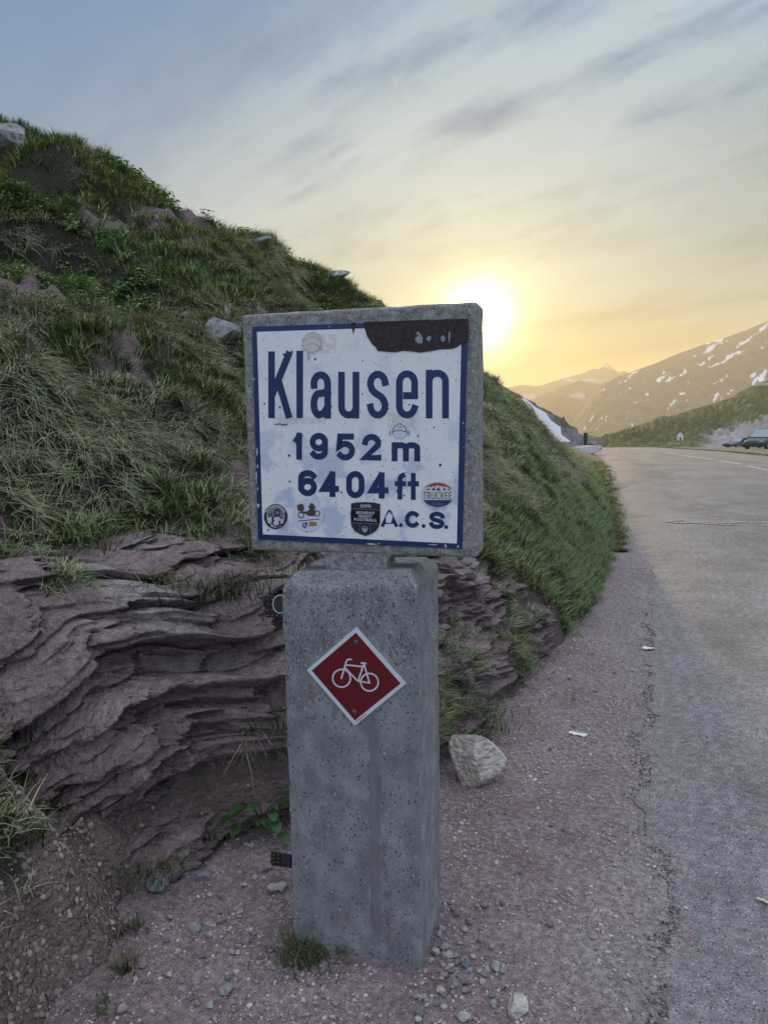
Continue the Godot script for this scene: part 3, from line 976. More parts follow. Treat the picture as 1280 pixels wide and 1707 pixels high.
# layered schist that crops out along the foot of the bank
func strata(z: float, h: float) -> float:
	var w := h + 0.10 * z + 0.035 * n_mid.get_noise_2d(z * 1.2, h * 1.2) + 0.010 * n_fine.get_noise_2d(z * 3.0, h * 2.0)
	var d := 0.0
	var g := w / 0.27 + 0.3 * n_low.get_noise_1d(z * 6.0)
	var fr := g - floorf(g)
	var step_ := (1.0 - fr) if fr > 0.12 else fr / 0.12
	d += 0.13 * (step_ - 0.45) * (0.5 + 0.8 * hash1(floorf(g) + floorf(z / 0.6 + hash1(floorf(g)))))
	for q in [[0.115, 0.105, 0.5, 2.2], [0.041, 0.034, 0.24, 4.0], [0.0135, 0.010, 0.1, 8.0]]:
		var k := floorf(w / q[0])
		# each layer is snapped into blocks along its length
		var zb: float = z / q[2] + hash1(k * 3.3) * 9.0 + 0.6 * n_fine.get_noise_2d(z * 2.0, w * 9.0)
		var blk := floorf(zb)
		var o: float = (hash1(k * 1.7 + blk * 5.3) - 0.5) * 1.7 + n_mid.get_noise_2d(z * q[3] + k * 17.3, k * 7.1) * 0.3
		var e: float = absf(w / q[0] - k - 0.5) * 2.0
		var e2: float = absf(zb - blk - 0.5) * 2.0
		d += q[1] * (o - 0.5 * smoothstep(0.72, 1.0, e) - 0.4 * smoothstep(0.88, 1.0, e2))
	# hollow at the foot beside the pillar
	d -= 0.11 * exp(-pow((z + 2.42) / 0.2, 2.0)) * (1.0 - smoothstep(0.2, 0.36, h))
	# breaks across the layers
	var br := n_patch.get_noise_2d(z * 5.0 + w * 3.0, 9.0 + floorf(w / 0.085) * 3.0)
	d -= 0.07 * smoothstep(0.28, 0.34, br)
	return d

var T_ROCK := PackedVector2Array([Vector2(-0.06, -0.16), Vector2(-0.02, 0.02), Vector2(0.0, 0.12), Vector2(0.03, 0.34), Vector2(0.11, 0.53), Vector2(0.22, 0.72), Vector2(0.42, 0.88), Vector2(0.7, 0.99), Vector2(1.0, 1.06), Vector2(1.35, 1.15)])

var rock_spots := PackedVector3Array()

func build_rock() -> void:
	var zs := spaced([[-1.75, -3.2, 0.008], [-3.2, -5.5, 0.014]])
	var cum := PackedFloat32Array([0.0])
	for i in range(1, T_ROCK.size()):
		cum.append(cum[i - 1] + T_ROCK[i].distance_to(T_ROCK[i - 1]))
	var nv := 250
	var v := PackedVector3Array()
	var c := PackedColorArray()
	for z in zs:
		var fx := foot_x(z) 
		var ends := smoothstep(1.8, 2.1, -z) * (1.0 - smoothstep(4.6, 5.5, -z))
		var tall := lerpf(1.0, 0.72, smoothstep(3.2, 4.6, -z)) + 0.12 * n_low.get_noise_1d(z * 9.0)
		for j in nv:
			var s := cum[cum.size() - 1] * j / (nv - 1.0)
			var k := 1
			while k < cum.size() - 1 and cum[k] < s: k += 1
			var p := T_ROCK[k - 1].lerp(T_ROCK[k], (s - cum[k - 1]) / (cum[k] - cum[k - 1]))
			var d := strata(z, p.y)
			var tip := 1.0 - smoothstep(0.6, 1.2, p.x)
			var sink := (1.0 - ends) * 0.35 + smoothstep(0.7, 1.3, p.x) * 0.12
			var x := fx - p.x + d * (0.25 + 0.75 * tip) - sink * 0.8
			var y := p.y * tall + d * 0.25 * (1.0 - tip * 0.5) - sink * 0.5 + 0.02
			v.append(Vector3(x, y + road_y(z), z))
			var lay := hash1(floorf((p.y + 0.09 * z) / 0.03))
			var g := 0.5 + 0.5 * n_mid.get_noise_2d(z * 4.0, p.y * 9.0)
			var col := Color(0.225, 0.152, 0.15).lerp(Color(0.455, 0.345, 0.335), clampf(0.55 * g + 0.4 * lay * lay, 0, 1))
			var pale := smoothstep(0.32, 0.5, n_patch.get_noise_2d(z * 2.1 + 5.0, p.y * 3.0))
			col = col.lerp(Color(0.46, 0.41, 0.385), pale * 0.7)
			var moss := smoothstep(0.25, 0.5, n_patch.get_noise_2d(z * 2.7, p.y * 2.7 + 50.0))
			col = col.lerp(Color(0.06, 0.055, 0.035), moss * 0.6)
			c.append(col)
			var rooted := moss > 0.2 and p.y > 0.12 or z < -2.95 and p.y > 0.03 and p.y < 0.42 and n_patch.get_noise_2d(z * 1.9 + 7.0, p.y * 2.0) > -0.05
			if rooted and ends > 0.9 and hash1(x * 91.7 + y * 37.3 + z * 53.9) < 0.085:
				rock_spots.append(Vector3(x, y + road_y(z), z))
	var m := top("rock_outcrop", grid_mesh(v, zs.size(), nv, c), M.rock, "", "purple-brown layered rock cropping out under the grassy bank", "rock outcrop")
	m.set_meta("kind", "thing")

func build_ground() -> void:
	# wide ground under everything, out to the valley
	var xs := spaced([[-3000.0, -400.0, 260.0], [-400.0, -40.0, 30.0], [-40.0, 60.0, 4.0], [60.0, 400.0, 20.0], [400.0, 3000.0, 260.0]])
	var zs := spaced([[700.0, 60.0, 60.0], [60.0, -160.0, 4.0], [-160.0, -500.0, 12.0], [-500.0, -6000.0, 250.0]])
	var v := PackedVector3Array()
	var c := PackedColorArray()
	for x in xs:
		for z in zs:
			var far := Vector2(x, z).length()
			var y := road_y(z) - 0.13 if z > -320 else -30.0 - 150.0 * smoothstep(320, 1400, far)
			if absf(x) > 60.0: y += n_low.get_noise_2d(x * 0.02, z * 0.02) * 3.0 - 0.5
			v.append(Vector3(x, y, z))
			c.append(Color(0.06, 0.07, 0.03).lerp(Color(0.1, 0.09, 0.06), 0.5 + 0.5 * n_low.get_noise_2d(x * 0.3, z * 0.3)))
	top("ground", grid_mesh(v, xs.size(), zs.size(), c), M.earth, "structure")
	# trodden shoulder of reddish gravel
	xs = spaced([[-2.2, -1.2, 0.06], [-1.2, 0.75, 0.022], [0.75, 1.2, 0.1]])
	zs = spaced([[3.0, -0.8, 0.2], [-0.8, -4.5, 0.022], [-4.5, -9.0, 0.06], [-9.0, -24.0, 0.25], [-24.0, -70.0, 2.0]])
	v = PackedVector3Array()
	c = PackedColorArray()
	for x in xs:
		for z in zs:
			var y := shoulder_y(x, z)
			v.append(Vector3(x, y, z))
			var g := clampf(0.5 + 0.65 * n_mid.get_noise_2d(x * 1.7, z * 1.7) + 0.45 * n_fine.get_noise_2d(x * 6.0, z * 6.0), 0, 1)
			var col := Color(0.31, 0.215, 0.222).lerp(Color(0.505, 0.39, 0.4), g)
			var dust := smoothstep(-0.25, 0.4, x) * 0.45
			col = col.lerp(Color(0.44, 0.41, 0.41), clampf(dust + 0.3 * n_mid.get_noise_2d(x * 3.0 + 9.0, z * 3.0), 0, 0.8))
			c.append(col)
	shoulder = top("gravel_shoulder", grid_mesh(v, xs.size(), zs.size(), c), M.gravel, "structure")

var shoulder: MeshInstance3D

func road_top(x: float, z: float) -> float:
	var e := edge_x(z)
	return road_y(z) - 0.008 + 0.024 * smoothstep(0.0, 0.3, x - e) + 0.008 * n_low.get_noise_2d(x * 1.3, z * 1.3) * smoothstep(0.0, 0.5, x - e) + 0.02 * smoothstep(0.0, 0.8, x - e) * smoothstep(0.0, 1.0, 4.75 - absf(x - 4.75)) + n_mid.get_noise_2d(x * 1.3, z * 1.3) * 0.02 * (1.0 - smoothstep(0.0, 0.6, x - e)) + n_fine.get_noise_2d(x * 4.0, z * 4.0) * 0.006 * (1.0 - smoothstep(0.0, 0.3, x - e)) + n_mid.get_noise_2d(x * 0.8, z * 0.5) * 0.008 * smoothstep(0.0, 0.6, x - e)

func build_road() -> void:
	var zs := spaced([[6.0, -0.8, 0.25], [-0.8, -5.0, 0.016], [-5.0, -12.0, 0.045], [-12.0, -30.0, 0.2], [-30.0, -160.0, 2.0]])
	var ss := spaced([[0.0, 0.3, 0.02], [0.3, 1.6, 0.07], [1.6, 8.0, 0.25]])
	var v := PackedVector3Array()
	var c := PackedColorArray()
	var nj := zs.size()
	for i in ss.size() + 2:
		for j in nj:
			var z := zs[j]
			var e := edge_x(z)
			var w := 8.3 - e
			var s := ss[maxi(i - 2, 0)] / 8.0
			var x := e + w * s
			var y := road_top(x, z)
			if i == 0:
				x -= 0.012 + 0.012 * n_fine.get_noise_1d(z * 60.0)
				y -= 0.06
			elif i == 1:
				x -= 0.004
				y -= 0.006
			v.append(Vector3(x, y, z))
			var g := clampf(0.5 + 0.6 * n_mid.get_noise_2d(x * 0.9, z * 0.55) + 0.6 * n_fine.get_noise_2d(x * 3.0, z * 2.2), 0, 1)
			var col := Color(0.25, 0.243, 0.245).lerp(Color(0.44, 0.43, 0.43), g)
			# dust trodden on to the margin, dark seams and older patches
			col = col.lerp(Color(0.44, 0.395, 0.395), (1.0 - smoothstep(0.05, 0.9, x - e + 0.4 * n_mid.get_noise_2d(x * 2.0, z * 2.0))) * 0.6)
			var patch := smoothstep(0.36, 0.42, n_patch.get_noise_2d(x * 0.75, z * 0.32))
			col = col.lerp(Color(0.2, 0.198, 0.2), patch * 0.6)
			c.append(col)
	top("road", grid_mesh(v, ss.size() + 2, nj, c), M.asphalt, "structure")
	# the dashes down the middle
	for d in [[22.6, 25.5], [26.3, 30.7], [31.6, 36.9], [37.8, 42.6], [43.6, 49.4], [50.4, 56.0], [57.2, 64.0], [66.0, 74.0], [77.0, 88.0], [92.0, 106.0], [13.5, 18.0], [5.0, 9.5]]:
		var mv := PackedVector3Array()
		var n := 14
		for i in 2:
			for j in n:
				var z := -lerpf(d[0], d[1], j / (n - 1.0))
				var x := 4.72 + (i * 2 - 1) * (0.075 + 0.008 * n_fine.get_noise_1d(z * 9.0 + i * 50.0))
				mv.append(Vector3(x, road_top(x, z) + 0.005, z))
		var o := top("road_marking", grid_mesh(mv, 2, n), M.paint, "structure")
		tag(o, "white centre-line dash painted on the road", "", "centre-line dashes")
	# worn pale line across the lane, broken into shreds
	rng.seed = 31
	for k in 70:
		var x := rng.randf_range(1.05, 4.4)
		if x < 1.5 and rng.randf() < 0.6: continue
		var z := -10.85 + rng.randf_range(-0.22, 0.22) + (x - 1.7) * -0.1
		var p := PackedVector3Array()
		var rx := rng.randf_range(0.05, 0.26)
		var rz := rng.randf_range(0.02, 0.07)
		for a in 11:
			var q := -TAU * a / 11
			var r := rng.randf_range(0.6, 1.1)
			p.append(Vector3(x + cos(q) * rx * r, 0, z + sin(q) * rz * r))
		shreds.append([p, k])
	var sv := PackedVector3Array()
	var si := PackedInt32Array()
	for s in shreds:
		var at := sv.size()
		var mid := Vector3.ZERO
		for q in s[0]: mid += q / s[0].size()
		mid.y = road_top(mid.x, mid.z) + 0.005 + s[1] * 0.00004
		sv.append(mid)
		for q in s[0]:
			sv.append(Vector3(q.x, road_top(q.x, q.z) + 0.005 + s[1] * 0.00004, q.z))
		for a in s[0].size():
			si.append_array([at, at + 1 + (a + 1) % s[0].size(), at + 1 + a])
	var o := top("worn_line", smooth_mesh(sv, si), M.worn_paint, "structure")
	tag(o, "worn pale line painted across the lane")
	# grass verge and kerb strip between road and parking, then the parking ground
	var px := spaced([[8.75, 9.4, 0.2], [9.4, 40.0, 2.0]])
	var pz := spaced([[-20.0, -130.0, 2.0]])
	var pv := PackedVector3Array()
	var pc := PackedColorArray()
	for x in px:
		for z in pz:
			pv.append(Vector3(x, road_y(z) + 0.0 + 0.03 * n_low.get_noise_2d(x, z), z))
			pc.append(Color(0.19, 0.18, 0.175).lerp(Color(0.27, 0.25, 0.24), 0.5 + 0.5 * n_mid.get_noise_2d(x, z)))
	top("parking_ground", grid_mesh(pv, px.size(), pz.size(), pc), M.asphalt, "structure")

var shreds := []

# ---------------------------------------------------------------- loose stones
func build_stones() -> void:
	rng.seed = 404
	var kinds := []
	for k in 9:
		kinds.append(stone_mesh(100 + k, 5, 9, 0.05, Vector3(1.0, rng.randf_range(0.45, 0.75), rng.randf_range(0.65, 1.0)), 0.55, 0.85))
	var cols := [Color(0.55, 0.52, 0.5), Color(0.4, 0.33, 0.34), Color(0.68, 0.65, 0.6), Color(0.3, 0.3, 0.33), Color(0.48, 0.4, 0.4), Color(0.78, 0.73, 0.66)]
	var mats := []
	for q in cols:
		mats.append(mat(q, 0.9, M.grain, 9.0))
	var n := 0
	var tries := 0
	while n < 298 and tries < 6000:
		tries += 1
		var x := 0.0
		var z := 0.0
		var r := 0.0
		if n < 130:
			# heap of pebbles by the pillar's right foot
			x = -0.36 + absf(rng.randfn(0.0, 0.1)) - 0.05
			z = -1.86 + rng.randfn(0.0, 0.17)
			r = rng.randf_range(0.006, 0.014) if rng.randf() < 0.85 else rng.randf_range(0.014, 0.021)
		elif n < 180:
			# in front of the rock, left of the pillar
			x = rng.randf_range(-1.25, -0.8)
			z = rng.randf_range(-2.35, -1.55)
			r = rng.randf_range(0.006, 0.015) if rng.randf() < 0.8 else rng.randf_range(0.015, 0.028)
		else:
			z = -1.5 - 3.2 * pow(rng.randf(), 1.3)
			x = rng.randf_range(foot_x(z) + 0.1, edge_x(z) + 0.02)
			r = rng.randf_range(0.005, 0.013) if rng.randf() < 0.9 else rng.randf_range(0.014, 0.02)
		if x > -0.81 and x < -0.405 and z > -2.15 and z < -1.86: continue
		if x < foot_x(z) + 0.02: continue
		var o := part("stone", kinds[rng.randi() % kinds.size()], mats[rng.randi() % mats.size()], shoulder)
		o.position = Vector3(x, shoulder_y(x, z) + r * 0.35, z)
		o.rotation = Vector3(rng.randf_range(-0.3, 0.3), rng.randf() * TAU, rng.randf_range(-0.3, 0.3))
		o.scale = Vector3.ONE * r
		n += 1
	# fine grit nobody could count
	var tiny := stone_mesh(7, 3, 6, 0.0, Vector3(1, 0.6, 0.8), 0.5, 0.8)
	var xf := []
	var cc := PackedColorArray()
	for k in 75000:
		var z := -1.3 - 6.5 * pow(rng.randf(), 2.0)
		var x := rng.randf_range(maxf(foot_x(z), -1.5), edge_x(z) + 0.03)
		var cl := n_mid.get_noise_2d(x * 4.0, z * 4.0)
		if rng.randf() > 0.6 + cl: continue
		if x > -0.8 and x < -0.42 and z > -2.15 and z < -1.87: continue
		var r := lerpf(0.0012, 0.0075, pow(rng.randf(), 3.6))
		xf.append(Transform3D(Basis.from_euler(Vector3(rng.randf() * TAU, rng.randf() * TAU, 0)).scaled(Vector3.ONE * r), Vector3(x, shoulder_y(x, z) + r * 0.3, z)))
		var q := rng.randf()
		cc.append(Color(0.27, 0.19, 0.195).lerp(Color(0.62, 0.54, 0.52), q * q))
	# coarser pebbles lying in drifts
	for k in 5000:
		var z := -1.3 - 4.2 * pow(rng.randf(), 1.5)
		var x := rng.randf_range(maxf(foot_x(z), -1.5), edge_x(z) + 0.02)
		if n_mid.get_noise_2d(x * 2.2 + 60.0, z * 2.2) + 0.4 * n_fine.get_noise_2d(x * 5.0, z * 5.0) < 0.16 + 0.3 * rng.randf(): continue
		if x > -0.81 and x < -0.41 and z > -2.16 and z < -1.86: continue
		var r := lerpf(0.004, 0.011, pow(rng.randf(), 2.0))
		xf.append(Transform3D(Basis.from_euler(Vector3(rng.randf_range(-0.5, 0.5), rng.randf() * TAU, 0)).scaled(Vector3.ONE * r), Vector3(x, shoulder_y(x, z) + r * 0.3, z)))
		var q := rng.randf()
		cc.append(Color(0.28, 0.22, 0.225).lerp(Color(0.66, 0.6, 0.57), q * q))
	# crumbs of tar along the broken edge of the asphalt
	for k in 2600:
		var z := -1.5 - 4.5 * pow(rng.randf(), 1.4)
		if n_mid.get_noise_1d(z * 5.0) < -0.12: continue
		var x := edge_x(z) - absf(rng.randfn(0.0, 0.035))
		var r := lerpf(0.002, 0.0075, pow(rng.randf(), 2.0))
		xf.append(Transform3D(Basis.from_euler(Vector3(rng.randf() * TAU, rng.randf() * TAU, 0)).scaled(Vector3.ONE * r), Vector3(x, shoulder_y(x, z) + r * 0.35, z)))
		cc.append(Color(0.06, 0.056, 0.058).lerp(Color(0.24, 0.22, 0.22), rng.randf()))
	# a few on the asphalt
	for k in 260:
		var z := -1.6 - 6.0 * rng.randf()
		var x := edge_x(z) + rng.randf_range(0.03, 1.6)
		var r := lerpf(0.002, 0.006, pow(rng.randf(), 2.5))
		xf.append(Transform3D(Basis.from_euler(Vector3(rng.randf() * TAU, rng.randf() * TAU, 0)).scaled(Vector3.ONE * r), Vector3(x, road_top(x, z) + r * 0.4, z)))
		cc.append(Color(0.05, 0.05, 0.055).lerp(Color(0.22, 0.2, 0.2), rng.randf()))
	var g := multi("fine_gravel", tiny, tinted(mat(Color.WHITE, 0.95)), xf, cc, self)
	tag(g, "fine reddish gravel and tar crumbs on the shoulder", "gravel")
	# shale flakes on the near bank
	var flake := stone_mesh(17, 4, 8, 0.0, Vector3(1, 0.28, 0.75), 0.5, 0.8)
	xf = []
	cc = PackedColorArray()
	for k in 16000:
		var z := rng.randf_range(-1.95, -0.9) if k % 6 else rng.randf_range(-3.4, -1.95)
		var u := rng.randf_range(0.0, 0.75)
		var x := foot_x(z) - u
		if rng.randf() > 0.35 + 0.9 * bare(x, z, u): continue
		var r := lerpf(0.002, 0.012, pow(rng.randf(), 4.0))
		var nn := surf_n(x, z)
		var ax := Vector3(rng.randfn(), rng.randfn(), rng.randfn()).normalized()
		var b := Basis(Quaternion(Vector3.UP, (nn + ax * 0.45).normalized())) * Basis(Vector3.UP, rng.randf() * TAU)
		xf.append(Transform3D(b.scaled_local(Vector3.ONE * r), Vector3(x, surf_y(x, z) - 0.027, z)))
		cc.append(Color(0.2, 0.145, 0.13).lerp(Color(0.42, 0.33, 0.3), pow(rng.randf(), 2.5)))
	g = multi("shale_flakes", flake, tinted(mat(Color.WHITE, 0.95)), xf, cc, self)
	tag(g, "small pale shale flakes scattered on the earth bank", "shale")

func boulder(called: String, at: Vector3, size: Vector3, seed_: int, m: Material, label: String, category: String, turn := 0.0, cuts := 14, sink := 0.75) -> void:
	var o := top(called, stone_mesh(seed_, 30, cuts, 0.045, Vector3.ONE, 0.48, 0.85), m, "", label, category)
	o.position = at + Vector3(0, size.y * sink, 0)
	o.rotation = Vector3(0.1, turn, 0.12)
	o.scale = size

func build_boulders() -> void:
	var pale := mat(Color(0.8, 0.72, 0.62), 0.92, M.soft, 2.4, M.ripple, 1.1)
	var grey := mat(Color(0.5, 0.51, 0.51), 0.92, M.blotch, 2.2, M.grain, 2.0)
	var green_grey := mat(Color(0.36, 0.39, 0.38), 0.92, M.blotch, 8.0, M.grain, 0.8)
	var p := on_ground(Vector2(795, 1300))
	boulder("pale_boulder", p, Vector3(0.125, 0.155, 0.125), 61, pale, "pale rough limestone boulder lying beside the concrete pillar", "boulder", 0.6, 16, 0.62)
	p = on_ground(Vector2(862, 1692))
	boulder("pale_rock", p, Vector3(0.031, 0.032, 0.028), 65, pale, "fist-sized pale angular rock on the open gravel", "rock", 1.1)
	p = on_ground(Vector2(270, 1486))
	boulder("grey_rock", p, Vector3(0.05, 0.042, 0.04), 67, green_grey, "greenish grey rock at the foot of the shale bank", "rock", 0.3)
	for q in [[Vector2(322, 1440), 0.024], [Vector2(340, 1468), 0.028], [Vector2(312, 1460), 0.02], [Vector2(447, 1450), 0.02]]:
		p = on_ground(q[0])
		var o := top("lilac_stone", stone_mesh(70 + int(q[0].x) % 9, 10, 9, 0.04, Vector3(1, 0.7, 0.8)), mat(Color(0.46, 0.41, 0.46), 0.9, M.grain, 9.0), "", "smooth lilac-grey stone in the small heap near the shale bank", "stone", "lilac stones near the shale bank")
		o.position = p + Vector3(0, q[1] * 0.4, 0)
		o.scale = Vector3.ONE * q[1]
		o.rotation.y = q[0].x
	p = on_hill(Vector2(372, 568))
	boulder("hill_boulder", p, Vector3(0.2, 0.17, 0.2) * (p - EYE).length() / 8.0, 81, grey, "light grey boulder in the grass just behind the sign board", "boulder", 0.5, 12, 0.45)
	p = on_hill(Vector2(4, 246))
	boulder("crest_boulder", p, Vector3(0.24, 0.2, 0.24) * (p - EYE).length() / 8.0, 83, grey, "grey boulder on the green slope just under the hilltop", "boulder", 0.2, 12, 0.2)
	p = on_hill(Vector2(380, 528))
	boulder("standing_stone", p, Vector3(0.035, 0.09, 0.035) * (p - EYE).length() / 8.0, 85, grey, "narrow upright grey stone standing in the grass above the boulder", "stone", 0.2, 12, 0.6)
	p = on_hill(Vector2(432, 402))
	boulder("skyline_rock", p, Vector3(0.14, 0.07, 0.14) * (p - EYE).length() / 8.0, 87, grey, "small dark rock breaking the skyline halfway down the hill", "rock", 0.9, 12, 0.05)
	p = on_hill(Vector2(556, 462))
	boulder("flat_rock", p, Vector3(0.2, 0.06, 0.16) * (p - EYE).length() / 8.0, 89, grey, "flat rock ledge on the low end of the hill's skyline", "rock", 0.3, 12, 0.0)

func scrap(at: Vector3, size: Vector2, turn: float, seed_: int, m: Material, label: String) -> void:
	var r := RandomNumberGenerator.new()
	r.seed = seed_
	var v := PackedVector3Array()
	for i in 7:
		for j in 5:
			var a := i / 6.0 - 0.5
			var b := j / 4.0 - 0.5
			v.append(Vector3(a * size.x * (1.0 + r.randf_range(-0.06, 0.06)), 0.002 + r.randf() * size.y * 0.28, -b * size.y * (1.0 - 0.5 * absf(a)) + r.randf_range(-0.1, 0.1) * size.y))
	var o := top("paper_scrap", grid_mesh(v, 7, 5), m, "", label, "paper scrap")
	o.position = at
	o.rotation.y = turn

func build_litter() -> void:
	var m := mat(Color(0.74, 0.74, 0.73), 0.8)
	m.cull_mode = BaseMaterial3D.CULL_DISABLED
	var p := on_ground(Vector2(963, 1227))
	scrap(p + Vector3(0, 0.006, 0), Vector2(0.082, 0.032), -0.2, 1, m, "crumpled white tissue lying on the reddish gravel")
	p = on_ground(Vector2(1080, 1083))
	scrap(Vector3(p.x, road_top(p.x, p.z) + 0.006, p.z), Vector2(0.075, 0.04), 0.2, 2, m, "small white paper square on the dusty edge of the road")
	p = on_ground(Vector2(892, 1302))
	scrap(p + Vector3(0, 0.005, 0), Vector2(0.03, 0.012), 1.2, 3, m, "tiny white paper stub on the gravel near the pale boulder")
	p = on_ground(Vector2(1270, 1518))
	scrap(Vector3(p.x, road_top(p.x, p.z) + 0.005, p.z), Vector2(0.036, 0.012), -0.5, 4, mat(Color(0.62, 0.52, 0.36), 0.8), "tan cigarette stub lying on the asphalt")

# ---------------------------------------------------------------- grass and plants
# a clump of blades; local +x is downhill
func clump(seed_: int, blades: int, length: float, width: float, spread: float, droop: float, downhill: float, straw: float) -> ArrayMesh:
	var r := RandomNumberGenerator.new()
	r.seed = seed_
	var v := PackedVector3Array()
	var n := PackedVector3Array()
	var c := PackedColorArray()
	var idx := PackedInt32Array()
	for b in blades:
		var base := Vector3(r.randfn(0, spread), -0.02, r.randfn(0, spread))
		var a := r.randf() * TAU
		var dir := (Vector3(cos(a), 0, sin(a)) * (1.0 - downhill * 0.6) + Vector3(downhill, 0, 0)).normalized()
		var side := Vector3(-dir.z, 0, dir.x)
		var L := length * r.randf_range(0.55, 1.15)
		var w := width * r.randf_range(0.7, 1.3)
		var lean := r.randf_range(0.05, 0.45)
		var dr := droop * r.randf_range(0.5, 1.4)
		var dry := r.randf() < straw
		var col := Color(0.8, 0.7, 0.47) * r.randf_range(0.55, 1.35) if dry else Color(0.27, 0.385, 0.115) * r.randf_range(0.5, 1.45)
		if dry:
			L *= 1.15
			w *= 0.75
		var at := v.size()
		for k in 4:
			var t := k / 3.0
			var p := base + dir * L * (lean * t + dr * t * t * 0.75) + Vector3.UP * L * (t - dr * t * t * 0.62)
			var ww := w * (1.0 - t * 0.9) * 0.5
			v.append(p - side * ww)
			v.append(p + side * ww)
			var nn := (Vector3.UP * 0.75 + dir * (0.5 - t * 0.2) + side * 0.25).normalized()
			n.append(nn)
			n.append((nn - side * 0.5).normalized())
			c.append(col)
			c.append(col)
		for k in 3:
			var q := at + k * 2
			idx.append_array([q, q + 2, q + 1, q + 2, q + 3, q + 1])
	return arr_mesh(v, idx, c, n)

# low herbs with broad leaves
func herb(seed_: int, leaves: int, size: float, spread: float) -> ArrayMesh:
	var r := RandomNumberGenerator.new()
	r.seed = seed_
	var v := PackedVector3Array()
	var c := PackedColorArray()
	var idx := PackedInt32Array()
	for b in leaves:
		var a := r.randf() * TAU
		var dir := Vector3(cos(a), r.randf_range(-0.2, 0.55), sin(a)).normalized()
		var side := dir.cross(Vector3.UP).normalized()
		var up := side.cross(dir)
		var p := Vector3(r.randfn(0, spread), r.randf_range(0.0, spread * 1.2), r.randfn(0, spread))
		var L := size * r.randf_range(0.4, 1.45)
		var w := L * r.randf_range(0.3, 0.45)
		var col := Color(0.26, 0.385, 0.12) * r.randf_range(0.6, 1.4)
		var at := v.size()
		v.append(p)
		v.append(p + dir * L * 0.45 + side * w + up * L * 0.1)
		v.append(p + dir * L * 0.5 + up * L * 0.02)
		v.append(p + dir * L * 0.45 - side * w + up * L * 0.1)
		v.append(p + dir * L - up * L * 0.12)
		for k in 5: c.append(col)
		idx.append_array([at, at + 1, at + 2, at, at + 2, at + 3, at + 2, at + 1, at + 4, at + 2, at + 4, at + 3])
	return arr_mesh(v, idx, c)

func on_slope(x: float, z: float, s: float, sink: float, r: RandomNumberGenerator, lift := 0.55) -> Transform3D:
	var n := surf_n(x, z, 0.1)
	var up := n.lerp(Vector3.UP, lift).normalized()
	var down := (Vector3(n.x, 0, n.z) + Vector3(0.001, 0, 0)).normalized()
	var side := down.cross(up).normalized()
	down = up.cross(side).normalized()
	var b := Basis(down, up, side) * Basis(Vector3.UP, r.randf_range(-0.7, 0.7))
	return Transform3D(b.scaled_local(Vector3(s, s * r.randf_range(0.8, 1.2), s)), Vector3(x, surf_y(x, z) - sink, z))

func grow(called: String, label: String, meshes: Array, xfs: Array, cols: Array) -> void:
	# one mass of grass: each kind of clump is a piece of it
	var o := Node3D.new()
	o.name = numbered(called)
	add_child(o, true)
	tag(o, label, "grass", "", "stuff")
	for k in meshes.size():
		if xfs[k].size():
			multi("clumps", meshes[k], M.grass, xfs[k], cols[k], o)

func tone(x: float, z: float, r: RandomNumberGenerator) -> Color:
	var g := n_low.get_noise_2d(x * 2.0 + 70.0, z * 2.0)
	var b := r.randf_range(0.8, 1.2) * (1.0 + 0.35 * n_mid.get_noise_2d(x * 1.3, z * 1.3 + 20.0))
	return Color(0.68 + 0.13 * g, 0.68 + 0.05 * g, 0.68 + 0.06 * g) * b

# 1 where no turf holds: the rock faces and the bare near bank
func rocky(u: float, x: float, z: float) -> bool:
	if z < -1.88 and z > -5.2:
		var t := lerpf(0.78, 0.5, smoothstep(3.0, 4.4, -z)) + 0.28 * n_mid.get_noise_1d(z * 2.5 + 11.0)
		if z < -3.9: t *= smoothstep(5.3, 4.2, -z)
		if u < t:
			return n_patch.get_noise_2d(z * 2.2 + 30.0, u * 3.0) < 0.3
	return false

